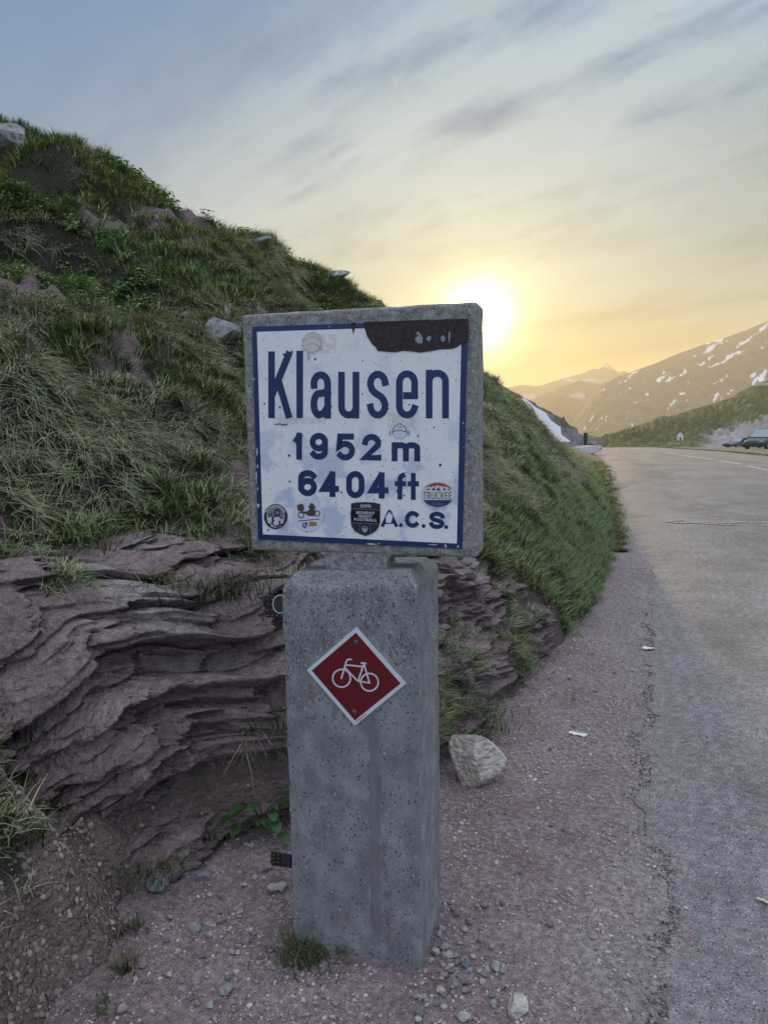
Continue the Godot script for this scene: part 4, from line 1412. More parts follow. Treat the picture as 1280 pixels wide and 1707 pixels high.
func build_grass() -> void:
	var r := rng
	r.seed = 2024
	var kinds := [
		clump(1, 24, 0.075, 0.0062, 0.026, 0.4, 0.25, 0.1),     # short green
		clump(2, 24, 0.095, 0.0058, 0.03, 0.7, 0.5, 0.35),        # mixed
		clump(3, 30, 0.135, 0.005, 0.032, 0.95, 0.9, 0.65),      # hanging tussock, dry
		clump(4, 24, 0.065, 0.006, 0.03, 0.3, 0.15, 0.04),       # lawn-like
		herb(5, 26, 0.034, 0.04),
		clump(6, 26, 0.095, 0.0065, 0.035, 0.55, 0.4, 0.18)]
	var near := [[], [], [], [], [], []]
	var near_c := [PackedColorArray(), PackedColorArray(), PackedColorArray(), PackedColorArray(), PackedColorArray(), PackedColorArray()]
	var far := near.duplicate(true)
	var far_c := near_c.duplicate(true)
	# bands: [z from, z to, u from, u to, count, size, near?]
	var bands := [
		[-0.4, -5.0, 0.1, 4.6, 12500, 1.0, true],
		[-5.0, -9.0, 0.0, 4.4, 11500, 1.0, true],
		[-9.0, -16.0, -0.2, 3.6, 9000, 1.25, true],
		[0.0, -8.0, 4.0, 10.0, 13000, 1.35, false],
		[-8.0, -16.0, 3.0, 9.0, 12500, 1.4, false],
		[1.0, -22.0, 9.0, 20.0, 14000, 2.1, false],
		[-16.0, -28.0, -0.25, 8.0, 7000, 2.2, false],
		[-28.0, -60.0, -0.3, 10.0, 4500, 3.6, false]]
	for b in bands:
		for k in b[4]:
			var z := r.randf_range(b[0], b[1])
			var u := r.randf_range(b[2], b[3])
			var x := foot_x(z) - u
			if rocky(u, x, z): continue
			var ba := bare(x, z, u)
			if r.randf() < ba * 0.93: continue
			if absf(n_mid.get_noise_2d(x * 2.3 + 31.0, z * 2.3)) < 0.035 and r.randf() < 0.8: continue
			var dry := n_patch.get_noise_2d(x * 1.4 + 200.0, z * 1.4) + 0.3 * n_mid.get_noise_2d(x * 3.0, z * 3.0) + r.randf_range(-0.15, 0.15)
			var lush := n_low.get_noise_2d(x * 1.1 + 400.0, z * 1.1) + r.randf_range(-0.1, 0.1)
			var kind := 0
			if u < 0.5 and z < -5.5: kind = 3 if r.randf() < 0.6 else 0
			elif dry > 0.27: kind = 2
			elif dry > 0.06: kind = 1
			elif lush > 0.1 and u > 2.2 and r.randf() < 0.75: kind = 4
			elif lush > -0.12: kind = 5
			var s: float = b[5] * r.randf_range(0.75, 1.3)
			if kind == 4: s *= 0.8
			var t := on_slope(x, z, s, 0.015 * s, r, 0.25 if kind == 2 else 0.6)
			var set_ = near if b[6] else far
			var cs = near_c if b[6] else far_c
			set_[kind].append(t)
			cs[kind].append(tone(x, z, r))
	# grass rooted on the ledges of the rock
	for p in rock_spots:
		var kk: int = [0, 1, 5, 5, 2][r.randi() % 5]
		var up := Vector3(0.55, 0.8, 0.0).normalized()
		var b := Basis(up.cross(Vector3.BACK).normalized(), up, Vector3.BACK) * Basis(Vector3.UP, r.randf_range(-0.9, 0.9))
		near[kk].append(Transform3D(b.scaled_local(Vector3.ONE * r.randf_range(0.45, 0.95)), p))
		near_c[kk].append(tone(p.x, p.z, r))
	grow("bank_grass", "mixed green and straw grass on the bank beside the sign", kinds, near, near_c)
	grow("hill_grass", "rough grass and herbs on the hillside behind the bank", kinds, far, far_c)
	# green verge between bank and asphalt
	var vx := [[], [], [], [], [], []]
	var vc := [PackedColorArray(), PackedColorArray(), PackedColorArray(), PackedColorArray(), PackedColorArray(), PackedColorArray()]
	for k in 6000:
		var z := -8.6 - 20.0 * pow(r.randf(), 1.4)
		var x := lerpf(foot_x(z), edge_x(z) - 0.02, r.randf() * (0.55 + 0.5 * n_mid.get_noise_1d(z * 1.6)))
		if n_mid.get_noise_2d(x * 4.0, z * 1.5) > 0.3: continue
		vx[3].append(on_slope(x, z, r.randf_range(0.6, 1.0) * (1.0 + maxf(0.0, -z - 12.0) * 0.05), 0.0, r))
		vc[3].append(Color(0.34, 0.3, 0.22) * r.randf_range(0.8, 1.2))
	for k in 700:
		var z := -24.0 - 80.0 * r.randf()
		var x := r.randf_range(8.4, 8.8)
		vx[0].append(Transform3D(Basis(Vector3.UP, r.randf() * TAU).scaled(Vector3.ONE * r.randf_range(1.5, 3.0)), Vector3(x, road_y(z), z)))
		vc[0].append(Color(0.25, 0.25, 0.25))
	grow("verge_grass", "short bright green grass along the edges of the road", kinds, vx, vc)

	# tufts one can point at
	var spots := [
		[Vector2(512, 1590), 0.085, 380, 0.115, 0.55, 0.0, 0.12, "thick green grass tuft at the front corner of the concrete pillar"],
		[Vector2(678, 1645), 0.016, 26, 0.035, 0.4, 0.0, 0.1, "tiny green grass tuft in the dirt before the pillar"],
		[Vector2(205, 1620), 0.035, 60, 0.09, 0.5, 0.2, 0.1, "slim green grass tuft low on the earth bank"],
		[Vector2(172, 1690), 0.03, 50, 0.08, 0.5, 0.2, 0.05, "bright green grass tuft at the very foot of the earth bank"],
		[Vector2(235, 1440), 0.12, 280, 0.1, 0.9, 0.5, 0.6, "dry brown and green tussock between shale bank and rock"],
		[Vector2(330, 1400), 0.05, 80, 0.12, 0.6, 0.3, 0.3, "grass tussock hanging below the layered rock"],
		[Vector2(370, 985), 0.2, 420, 0.17, 0.9, 0.7, 0.45, "straw-coloured tussock growing on the upper rock ledge"],
		[Vector2(450, 1195), 0.09, 200, 0.11, 0.9, 0.6, 0.35, "drooping tussock on the rock close to the pillar's left side"],
		[Vector2(20, 1215), 0.1, 300, 0.085, 0.6, 0.2, 0.1, "lush bright green tussock above the bare earth bank"],
		[Vector2(50, 1390), 0.06, 120, 0.065, 0.5, 0.2, 0.08, "green tuft on the broken top of the earth bank"],
		[Vector2(8, 1165), 0.1, 240, 0.08, 0.6, 0.3, 0.12, "fresh green tussock on top of the earth bank beside the rock"],
		[Vector2(35, 1290), 0.055, 200, 0.065, 0.6, 0.3, 0.1, "green tussock spilling down the end of the earth bank"],
		[Vector2(75, 1345), 0.05, 110, 0.08, 0.6, 0.3, 0.2, "small mixed tussock in the notch between earth bank and rock"],
		[Vector2(210, 1555), 0.04, 90, 0.07, 0.6, 0.3, 0.15, "narrow green tuft along the lower edge of the earth bank"],
		[Vector2(90, 1130), 0.05, 50, 0.14, 1.0, 0.8, 0.8, "thin straw tussock dangling from a rock crack"],
		[Vector2(780, 1195), 0.16, 520, 0.13, 0.5, 0.2, 0.12, "dense green tussock behind the pale boulder"],
		[Vector2(850, 1110), 0.11, 260, 0.11, 0.5, 0.2, 0.1, "round green tussock at the foot of the rock knob"],
		[Vector2(850, 1000), 0.07, 120, 0.11, 0.7, 0.4, 0.3, "grass tussock in the cleft of the rock knob"]]
	for s in spots:
		var p := on_hill(s[0])
		var o := top("grass_tuft", clump(int(s[0].x), s[2], s[3], 0.0045, s[1] * 0.55, s[4], s[5], s[6]), M.tuft, "", s[7], "grass tuft")
		var n := surf_n(p.x, p.z, 0.06)
		var down := Vector2(n.x, n.z).angle() if Vector2(n.x, n.z).length() > 0.05 else 0.0
		o.position = p + n * 0.03 * clampf(s[5] * 2.0, 0, 1)
		o.rotation.y = -down

	# broad-leaved plant under the overhang
	var p := on_ground(Vector2(440, 1385))
	var t := thing("leafy_plant", p, "dark green broad-leaved plant under the rock overhang left of the pillar", "plant")
	var leaf_m := mat(Color(0.035, 0.085, 0.02), 0.55)
	leaf_m.backlight_enabled = true
	leaf_m.backlight = Color(0.2, 0.35, 0.1)
	r.seed = 55
	for k in 30:
		var a := r.randf_range(-0.5, 3.6)
		var L := r.randf_range(0.036, 0.06)
		var stem := r.randf_range(0.03, 0.14)
		var dir := Vector3(cos(a) * 1.0, 0, sin(a))
		var up := r.randf_range(0.04, 0.15)
		var b := Vector3(dir.x * stem, up, dir.z * stem)
		var side := Vector3(-dir.z, 0, dir.x)
		var v := PackedVector3Array()
		for i in 7:
			var q := i / 6.0
			var w := L * 0.42 * pow(sin(PI * clampf(q * 0.93 + 0.07, 0, 1)), 0.7)
			var mid := b + dir * L * q + Vector3.UP * L * (0.25 * q - 0.55 * q * q)
			v.append(mid - side * w + Vector3.UP * w * 0.3)
			v.append(mid)
			v.append(mid + side * w + Vector3.UP * w * 0.3)
		var lf := part("leaf", grid_mesh(v, 7, 3), leaf_m, t, false)
		lf.rotation.y = 0.0
		part("stalk", tube([Vector3.ZERO, b * Vector3(0.4, 0.7, 0.4), b], 0.0022, 0.0014), leaf_m, lf, false)
	# withered seed heads on the crest of the bank
	var straw := mat(Color(0.22, 0.2, 0.13), 0.8)
	r.seed = 90
	for s in [[20, 560], [38, 548], [62, 545], [75, 560], [88, 548], [110, 556], [130, 552], [155, 560], [178, 575], [192, 565], [210, 585], [255, 590], [268, 600], [280, 605], [305, 610], [340, 645], [8, 590], [48, 600], [365, 770], [372, 775], [140, 590], [98, 585], [16, 540], [228, 590]]:
		var q := on_hill(Vector2(s[0], s[1]))
		var hgt := r.randf_range(0.1, 0.32)
		var st := thing("seed_stalk", q, "withered brown seed head on a thin stalk along the grassy crest", "seed stalk", "withered seed stalks on the bank crest")
		var tip := Vector3(r.randf_range(-0.04, 0.04), hgt, r.randf_range(-0.04, 0.04))
		part("stem", tube([Vector3(0, -0.03, 0), tip * Vector3(0.3, 0.5, 0.3), tip], 0.002, 0.0012), straw, st, false)
		var hd := part("seed_head", stone_mesh(5 + int(s[0]) % 5, 5, 0, 0.25, Vector3(1, 1.1, 1)), straw, st, false)
		hd.position = tip
		hd.scale = Vector3.ONE * r.randf_range(0.005, 0.009)
	# dead stalks lying on the dirt
	for s in [[Vector2(395, 1462), Vector2(420, 1455)], [Vector2(398, 1474), Vector2(410, 1452)], [Vector2(465, 1520), Vector2(488, 1504)], [Vector2(258, 1500), Vector2(295, 1480)], [Vector2(1020, 1370), Vector2(1040, 1390)]]:
		var a := on_ground(s[0])
		var b := on_ground(s[1])
		var st := top("dry_stalk", tube([a + Vector3(0, 0.006, 0), (a + b) * 0.5 + Vector3(0, 0.012, 0), b + Vector3(0, 0.006, 0)], 0.0022, 0.0015), straw, "", "broken straw stalk lying on the bare dirt", "straw", "broken stalks on the dirt")

func tube(p: Array, r0: float, r1: float, sides := 5) -> ArrayMesh:
	var v := PackedVector3Array()
	for i in p.size():
		var d: Vector3 = (p[mini(i + 1, p.size() - 1)] - p[maxi(i - 1, 0)]).normalized()
		var a := d.cross(Vector3(0.3, 0.2, 0.9)).normalized()
		var b := d.cross(a)
		for k in sides + 1:
			var q := TAU * k / sides
			v.append(p[i] + (a * cos(q) + b * sin(q)) * lerpf(r0, r1, i / (p.size() - 1.0)))
	return grid_mesh(v, p.size(), sides + 1)

# ---------------------------------------------------------------- far land
func az_tan(p: Vector2) -> Vector2:
	var d := ray(p)
	return Vector2(rad_to_deg(atan2(d.x, -d.z)), d.y / Vector2(d.x, d.z).length())

# crest table in (azimuth, tangent of elevation) from photo points
func crest(px: Array, left: Array, right: Array) -> PackedVector2Array:
	var t := PackedVector2Array()
	for q in left: t.append(q)
	for q in px: t.append(az_tan(q))
	for q in right: t.append(q)
	return t

# land rising from (r0, y0) to a crest at distance r1 with the given outline, then falling away
func ridge(called: String, t: PackedVector2Array, azs: PackedFloat32Array, r0: float, r1: float, y0: float, rows: int, bow: float, rough: float, nf: float, m: Material, cover: String, r1_far := 0.0, label := "", category := "") -> void:
	var v := PackedVector3Array()
	var c := PackedColorArray()
	var nj := rows + 6
	for a in azs:
		var rc := r1 if r1_far == 0.0 else lerpf(r1, r1_far, clampf((a - azs[0]) / (azs[azs.size() - 1] - azs[0]), 0, 1))
		var hc := EYE.y + lut(t, a) * rc
		var dir := Vector3(sin(deg_to_rad(a)), 0, -cos(deg_to_rad(a)))
		for j in nj:
			var s := float(j) / (rows - 1)
			var rr := lerpf(r0, rc, s) if s <= 1.0 else rc + (s - 1.0) * (rows - 1) / 6.0 * rc * 0.25
			var p := dir * rr
			var e := minf(s, 1.0)
			var y := lerpf(y0, hc, pow(e, bow))
			var mid := 4.0 * e * (1.0 - e)
			y += (n_mid.get_noise_2d(p.x * nf, p.z * nf) * 0.6 + n_fine.get_noise_2d(p.x * nf * 1.6, p.z * nf * 1.6) * 0.4 - absf(n_low.get_noise_2d(p.x * nf * 3.0, p.z * nf * 3.0)) * 0.7) * rough * (0.12 + mid)
			if s > 1.0: y = hc - (s - 1.0) * (rows - 1) / 6.0 * (hc - y0) * 0.7
			p.y = y
			v.append(p)
			c.append(far_color(cover, a, e, p))
	var o := top(called, grid_mesh(v, azs.size(), nj, c), m, "structure")
	if label: tag(o, label, category)

# colours of far ground: rock with snow, plain rock, turf with scree, scree with turf
func far_color(cover: String, a: float, e: float, p: Vector3) -> Color:
	match cover:
		"snow_m":
			var n := n_patch.get_noise_2d(a * 0.75, e * 20.0 - a * 0.6) + 0.5 * n_fine.get_noise_2d(a * 2.0, e * 34.0)
			var snow := smoothstep(0.0, 0.05, n - 0.56 + 0.24 * smoothstep(0.35, 0.9, e) * smoothstep(2.0, 9.0, a))
			var g := 0.5 + 0.5 * n_fine.get_noise_2d(p.x * 0.02, p.z * 0.02)
			return Color(0.1, 0.09, 0.065).lerp(Color(0.17, 0.15, 0.13), g).lerp(Color(0.8, 0.8, 0.8), snow)
		"plain":
			var g := 0.5 + 0.5 * n_fine.get_noise_2d(p.x * 0.01, p.z * 0.01)
			var s := smoothstep(0.25, 0.4, n_patch.get_noise_2d(p.x * 0.006, p.y * 0.02))
			return Color(0.09, 0.085, 0.07).lerp(Color(0.15, 0.14, 0.12), g).lerp(Color(0.8, 0.8, 0.8), s * 0.5)
		"slope":
			var g := clampf(0.5 + 0.7 * n_mid.get_noise_2d(p.x * 0.12, p.y * 0.5 + p.z * 0.05), 0, 1)
			var col := Color(0.05, 0.06, 0.025).lerp(Color(0.12, 0.13, 0.045), g)
			# pale scree where the slope was cut for the parking ground
			var q := n_mid.get_noise_2d(p.x * 0.25, p.y * 0.9) * 0.12
			var scree := smoothstep(7.2, 8.4, a + q * 8.0) * (1.0 - smoothstep(0.28, 0.36, e + q - 0.03 * clampf(a - 9.0, 0, 4)))
			scree = maxf(scree * 0.95, smoothstep(0.38, 0.45, n_patch.get_noise_2d(p.x * 0.2, p.y * 0.6)) * smoothstep(8.0, 10.0, a) * 0.7)
			return col.lerp(Color(0.36, 0.33, 0.31).lerp(Color(0.26, 0.24, 0.23), g), scree)
		"spur":
			var g := clampf(0.5 + 0.6 * n_mid.get_noise_2d(p.x * 0.4, p.y * 0.8), 0, 1)
			var scree := Color(0.15, 0.15, 0.16).lerp(Color(0.2, 0.2, 0.21), g)
			var turf := Color(0.06, 0.055, 0.03).lerp(Color(0.12, 0.1, 0.05), g)
			return scree.lerp(turf, smoothstep(0.6, 0.85, e + 0.45 * n_mid.get_noise_2d(p.x * 0.6, p.y * 0.6)))
	return Color.WHITE

func build_far() -> void:
	# big snow-streaked mountain to the right
	var t := crest([Vector2(930, 735), Vector2(965, 690), Vector2(1001, 640), Vector2(1030, 628), Vector2(1053, 619), Vector2(1092, 605), Vector2(1131, 589), Vector2(1163, 577), Vector2(1210, 562), Vector2(1245, 549), Vector2(1280, 535)], [Vector2(-12, -0.09)], [Vector2(16, 0.108), Vector2(22, 0.108), Vector2(34, 0.105), Vector2(50, 0.1), Vector2(75, 0.09)])
	ridge("mountain", t, spaced([[-12.0, -3.0, 0.5], [-3.0, 13.5, 0.05], [13.5, 75.0, 1.0]]), 650.0, 2000.0, -190.0, 150, 1.0, 20.0, 0.012, M.far_rock, "snow_m")
	# hazy ridges beyond
	t = crest([Vector2(850, 690), Vector2(891, 663), Vector2(915, 653), Vector2(936, 644), Vector2(955, 638), Vector2(975, 632), Vector2(987, 630), Vector2(999, 637), Vector2(1040, 660)], [Vector2(-20, -0.03), Vector2(-10, -0.03)], [Vector2(12, 0.0)])
	ridge("near_ridge", t, spaced([[-20.0, -7.0, 1.0], [-7.0, 5.0, 0.1], [5.0, 12.0, 1.0]]), 2150.0, 2700.0, -190.0, 50, 0.8, 60.0, 0.01, M.far_rock, "plain")
	t = crest([Vector2(850, 645), Vector2(874, 641), Vector2(890, 643), Vector2(909, 640), Vector2(936, 631), Vector2(967, 624), Vector2(991, 613), Vector2(999, 615), Vector2(1010, 604), Vector2(1022, 615), Vector2(1032, 620), Vector2(1040, 616), Vector2(1046, 620), Vector2(1080, 628)], [Vector2(-30, 0.03), Vector2(-14, 0.035)], [Vector2(12, 0.03)])
	ridge("far_peak", t, spaced([[-30.0, -7.0, 1.0], [-7.0, 5.0, 0.06], [5.0, 12.0, 1.0]]), 2800.0, 3600.0, -190.0, 50, 0.9, 70.0, 0.008, M.far_rock, "plain")
	# green slope across the road
	t = crest([Vector2(975, 742), Vector2(994, 730), Vector2(1024, 720), Vector2(1057, 710), Vector2(1083, 703), Vector2(1092, 696), Vector2(1104, 692), Vector2(1114, 694), Vector2(1139, 686), Vector2(1179, 675), Vector2(1214, 663), Vector2(1222, 659), Vector2(1231, 653), Vector2(1249, 644), Vector2(1280, 634)], [Vector2(-0.6, -0.06)], [Vector2(16, 0.06), Vector2(25, 0.1), Vector2(40, 0.14), Vector2(70, 0.14), Vector2(90, 0.1)])
	ridge("green_slope", t, spaced([[-0.6, 13.5, 0.06], [13.5, 90.0, 1.0]]), 122.0, 235.0, -4.6, 90, 1.15, 2.2, 0.35, M.far_turf, "slope", 190.0)
	# spur left of the road with scree and an old snow field
	t = crest([Vector2(856, 652), Vector2(882, 667), Vector2(909, 681), Vector2(936, 697), Vector2(956, 712), Vector2(964, 722), Vector2(983, 733), Vector2(994, 745)], [Vector2(-45, 0.08), Vector2(-12, 0.07), Vector2(-7, 0.045)], [Vector2(1.2, -0.06)])
	ridge("spur", t, spaced([[-45.0, -8.0, 1.0], [-8.0, 1.2, 0.07]]), 66.0, 100.0, -1.9, 44, 0.9, 2.6, 0.5, M.far_turf, "spur")
	# old snow lying on the spur
	var sv := PackedVector3Array()
	var pts := [[Vector2(866, 664), Vector2(872, 664)], [Vector2(880, 676), Vector2(889, 676)], [Vector2(890, 688), Vector2(905, 688)], [Vector2(899, 700), Vector2(920, 700)], [Vector2(906, 712), Vector2(932, 712)], [Vector2(912, 724), Vector2(940, 724)], [Vector2(920, 736), Vector2(946, 736)]]
	for i in 9:
		for q in pts:
			var p: Vector2 = q[0].lerp(q[1], i / 8.0)
			var d := ray(p + Vector2(n_fine.get_noise_2d(p.x * 0.4, p.y * 0.4) * 9.0 * absf(i / 4.0 - 1.0), n_fine.get_noise_2d(p.y * 0.4, p.x * 0.4) * 3.0))
			d /= Vector2(d.x, d.z).length()
			sv.append(EYE + d * (62.0 + (745.0 - p.y) * 0.4))
	top("snow_field", grid_mesh(sv, 9, pts.size()), mat(Color(0.78, 0.78, 0.78), 0.85, M.soft, 0.6), "", "strip of old snow lying on the scree left of the road", "snow field")
	# brown earth mound and pale slab at the road's far left edge
	var mv := PackedVector3Array()
	for i in 25:
		for j in 12:
			var z := lerpf(-24.0, -46.0, j / 11.0)
			var x := lerpf(-4.5, 0.7, i / 24.0)
			var s := sin(PI * j / 11.0)
			mv.append(Vector3(x, road_y(z) - 0.05 + s * (1.5 * pow(1.0 - i / 24.0, 0.9)) * (1.0 + 0.3 * n_mid.get_noise_2d(x, z)), z))
	top("earth_mound", grid_mesh(mv, 25, 12), mat(Color(0.13, 0.1, 0.075), 0.95, M.blotch, 0.8), "", "low brown earth mound at the far left edge of the road", "earth mound")
	var p := Vector3(-0.3, road_y(-46.0) + 0.1, -46.0)
	boulder("pale_slab", p, Vector3(1.3, 0.28, 1.6), 91, mat(Color(0.5, 0.5, 0.5), 0.8, M.blotch, 1.0), "flat pale slab at the far left edge of the road", "slab", 0.2, 10, 0.5)
	# marker post with a heap of stones at the far bend
	var q := Vector3(-0.1, road_y(-66.0), -66.0)
	var th := thing("marker_post", q, "dark marker post standing in a heap of stones at the road's far left", "marker post")
	part("post", round_box(Vector3(-0.15, 0.75, 0), Vector3(0.3, 1.5, 0.25), 0.04, Vector3i(2, 2, 2), 0.02, 2.0), mat(Color(0.02, 0.022, 0.02), 0.8), th, false)
	rng.seed = 12
	for k in 9:
		var st := part("heap_stone", stone_mesh(120 + k, 8, 9, 0.05, Vector3(1, 0.8, 0.9)), mat(Color(0.22, 0.21, 0.2), 0.9), th, false)
		st.position = Vector3(0.25 + 0.11 * k * (0.6 + rng.randf() * 0.3), 0.3 + 0.7 * maxf(0.0, 1.0 - k * 0.16) * rng.randf(), rng.randf_range(-0.3, 0.3))
		st.scale = Vector3.ONE * rng.randf_range(0.25, 0.42)
	# white wayside marker across the road
	q = Vector3(0, 0, 0)
	var d := ray(Vector2(1133, 737))
	q = EYE + d * (112.0 / -d.z)
	th = thing("white_marker", q, "small white marker board with a pointed top below the green slope", "marker board")
	var wv := [Vector2(-0.38, 0.25), Vector2(0.38, 0.25), Vector2(0.38, 0.95), Vector2(0.0, 1.35), Vector2(-0.38, 0.95)]
	var white := mat(Color(0.72, 0.73, 0.74), 0.6)
	part("board", prism(wv, 0.12), white, th, false)
	part("post", round_box(Vector3(0, 0.6, -0.12), Vector3(0.1, 2.0, 0.1), 0.02, Vector3i(1, 3, 1), 0.0, 1.0), mat(Color(0.16, 0.1, 0.06), 0.8), th, false)
	var em := part("dark_opening", prism([Vector2(-0.1, 0.3), Vector2(0.1, 0.3), Vector2(0.1, 0.6), Vector2(0, 0.68), Vector2(-0.1, 0.6)], 0.02), mat(Color(0.06, 0.06, 0.07), 0.6), th, false)
	em.position.z = 0.075
	# parked cars
	car("parked_suv", Vector2(1271, 748), 76.0, -0.55, 1.86, 4.6, 1.9, Color(0.018, 0.035, 0.03), "dark green off-road car with a pale windscreen parked at the scree", "car")
	car("parked_car", Vector2(1234, 747), 104.0, -0.95, 1.38, 4.4, 1.75, Color(0.022, 0.025, 0.028), "low dark saloon car parked behind the off-road car", "car")

# a flat outline with thickness, centred on z
func prism(p: Array, depth: float) -> ArrayMesh:
	var n := p.size()
	var flat := PackedVector2Array(p)
	var tri := Geometry2D.triangulate_polygon(flat)
	var v := PackedVector3Array()
	for z in [depth * 0.5, -depth * 0.5]:
		for q in p: v.append(Vector3(q.x, q.y, z))
	var idx := PackedInt32Array()
	for k in range(0, tri.size(), 3):
		idx.append_array([tri[k], tri[k + 2], tri[k + 1], n + tri[k], n + tri[k + 1], n + tri[k + 2]])
	for k in n:
		var b := (k + 1) % n
		idx.append_array([k, n + k, b, b, n + k, n + b])
	return arr_mesh(v, idx)

# a car whose nose points along local +z
func car(called: String, px: Vector2, dist: float, turn: float, height: float, length: float, width: float, paint: Color, label: String, category: String) -> void:
	var d := ray(px)
	var at := EYE + d * (dist / -d.z)
	var t := thing(called, at, label, category, "")
	t.rotation.y = turn
	var tall := height > 1.6
	var body := mat(paint, 0.35)
	body.clearcoat_enabled = true
	body.clearcoat = 0.7
	var glass := mat(Color(0.32, 0.36, 0.4), 0.12)
	var black := mat(Color(0.02, 0.02, 0.02), 0.8)
	var h := length * 0.5
	var belt := height * 0.56
	var hood := height * (0.54 if tall else 0.56)
	# lower body: cross-sections along z, rounded
	var sec := [[-h, 0.45, belt * 0.85, 0.88], [-h * 0.96, 0.3, belt, 0.95], [-h * 0.5, 0.24, belt * 1.02, 1.0], [h * 0.3, 0.24, belt, 1.0], [h * 0.62, 0.26, hood * 0.98, 0.98], [h * 0.93, 0.3, hood * 0.88, 0.92], [h, 0.42, hood * 0.72, 0.84]]
	part("body", loft(sec, width), body, t, false)
	var cab := [[-h * (0.94 if tall else 0.72), belt * 0.97, belt * 1.0, 0.9], [-h * (0.86 if tall else 0.42), belt * 0.97, height * 0.985, 0.8], [h * 0.02, belt * 0.97, height, 0.8], [h * 0.12, belt * 0.97, height * 0.97, 0.79], [h * 0.42, belt * 0.97, belt * 1.01, 0.9]]
	part("cabin", loft(cab, width), body, t, false)
	# windscreen and side windows just outside the cabin skin
	var w := width * 0.5
	var ws := PackedVector3Array([Vector3(-w * 0.8, belt * 1.06, h * 0.41 + 0.02), Vector3(w * 0.8, belt * 1.06, h * 0.41 + 0.02), Vector3(w * 0.7, height * 0.95, h * 0.14 + 0.03), Vector3(-w * 0.7, height * 0.95, h * 0.14 + 0.03)])
	part("windscreen", arr_mesh(ws, PackedInt32Array([0, 2, 1, 0, 3, 2])), glass, t, false)
	for s in [-1.0, 1.0]:
		var sw := PackedVector3Array([Vector3(s * w * 0.915, belt * 1.06, h * 0.3), Vector3(s * w * 0.83, height * 0.93, h * 0.08), Vector3(s * w * 0.83, height * 0.93, -h * (0.8 if tall else 0.4)), Vector3(s * w * 0.915, belt * 1.06, -h * (0.88 if tall else 0.6))])
		part("side_window", arr_mesh(sw, PackedInt32Array([0, 1, 2, 0, 2, 3])), mat(Color(0.03, 0.035, 0.04), 0.15), t, false)
		var hl := part("headlight", round_box(Vector3(s * w * 0.66, hood * 0.72, h * 0.965), Vector3(0.3, 0.16, 0.08), 0.03, Vector3i(1, 1, 1), 0.0, 1.0), mat(Color(0.5, 0.52, 0.55), 0.2), t, false)
		part("mirror", round_box(Vector3(s * w * 1.06, belt * 1.1, h * 0.32), Vector3(0.18, 0.14, 0.1), 0.03, Vector3i(1, 1, 1), 0.0, 1.0), body, t, false)
		for z in [-h * 0.6, h * 0.62]:
			var r := 0.36 if tall else 0.31
			var wh := part("wheel", disc(r, 0.22), black, t, false)
			wh.position = Vector3(s * (w - 0.1), r, z)
			var rim := part("rim", disc(r * 0.6, 0.235), mat(Color(0.3, 0.3, 0.31), 0.4), wh, false)
	part("grille", round_box(Vector3(0, hood * 0.7, h * 0.985), Vector3(width * 0.42, 0.16, 0.05), 0.02, Vector3i(1, 1, 1), 0.0, 1.0), black, t, false)
	part("number_plate", round_box(Vector3(0, hood * 0.45, h * 0.99), Vector3(0.5, 0.11, 0.04), 0.01, Vector3i(1, 1, 1), 0.0, 1.0), mat(Color(0.6, 0.6, 0.6), 0.5), t, false)
	part("bumper", round_box(Vector3(0, 0.36, h * 0.96), Vector3(width * 0.94, 0.2, 0.2), 0.06, Vector3i(2, 1, 1), 0.0, 1.0), black, t, false)

func disc(r: float, w: float) -> ArrayMesh:
	var p := []
	for k in 20:
		p.append(Vector2(cos(TAU * k / 20), sin(TAU * k / 20)) * r)
	var m := prism(p, w)
	var a := m.surface_get_arrays(0)
	var v: PackedVector3Array = a[Mesh.ARRAY_VERTEX]
	for k in v.size():
		v[k] = Vector3(v[k].z, v[k].y, -v[k].x)
	return arr_mesh(v, a[Mesh.ARRAY_INDEX])

# [z, bottom, top, width share] sections joined to a closed skin
func loft(sec: Array, width: float) -> ArrayMesh:
	var v := PackedVector3Array()
	var n := 16
	for s in sec:
		var w: float = width * 0.5 * s[3]
		var c: float = (s[1] + s[2]) * 0.5
		var hh: float = maxf((s[2] - s[1]) * 0.5, 0.005)
		for k in n + 1:
			var a := TAU * k / n
			var x := signf(cos(a)) * pow(absf(cos(a)), 0.45) * w
			var y := signf(sin(a)) * pow(absf(sin(a)), 0.45) * hh
			v.append(Vector3(x, c + y, s[0]))
	var idx := PackedInt32Array()
	var g := grid_idx(sec.size(), n + 1)
	for k in range(0, g.size(), 3):
		idx.append_array([g[k], g[k + 2], g[k + 1]])
	for e in 2:
		var base := 0 if e == 0 else (sec.size() - 1) * (n + 1)
		for k in range(1, n - 1):
			if e == 0: idx.append_array([base, base + k, base + k + 1])
			else: idx.append_array([base, base + k + 1, base + k])
	return smooth_mesh(v, idx)

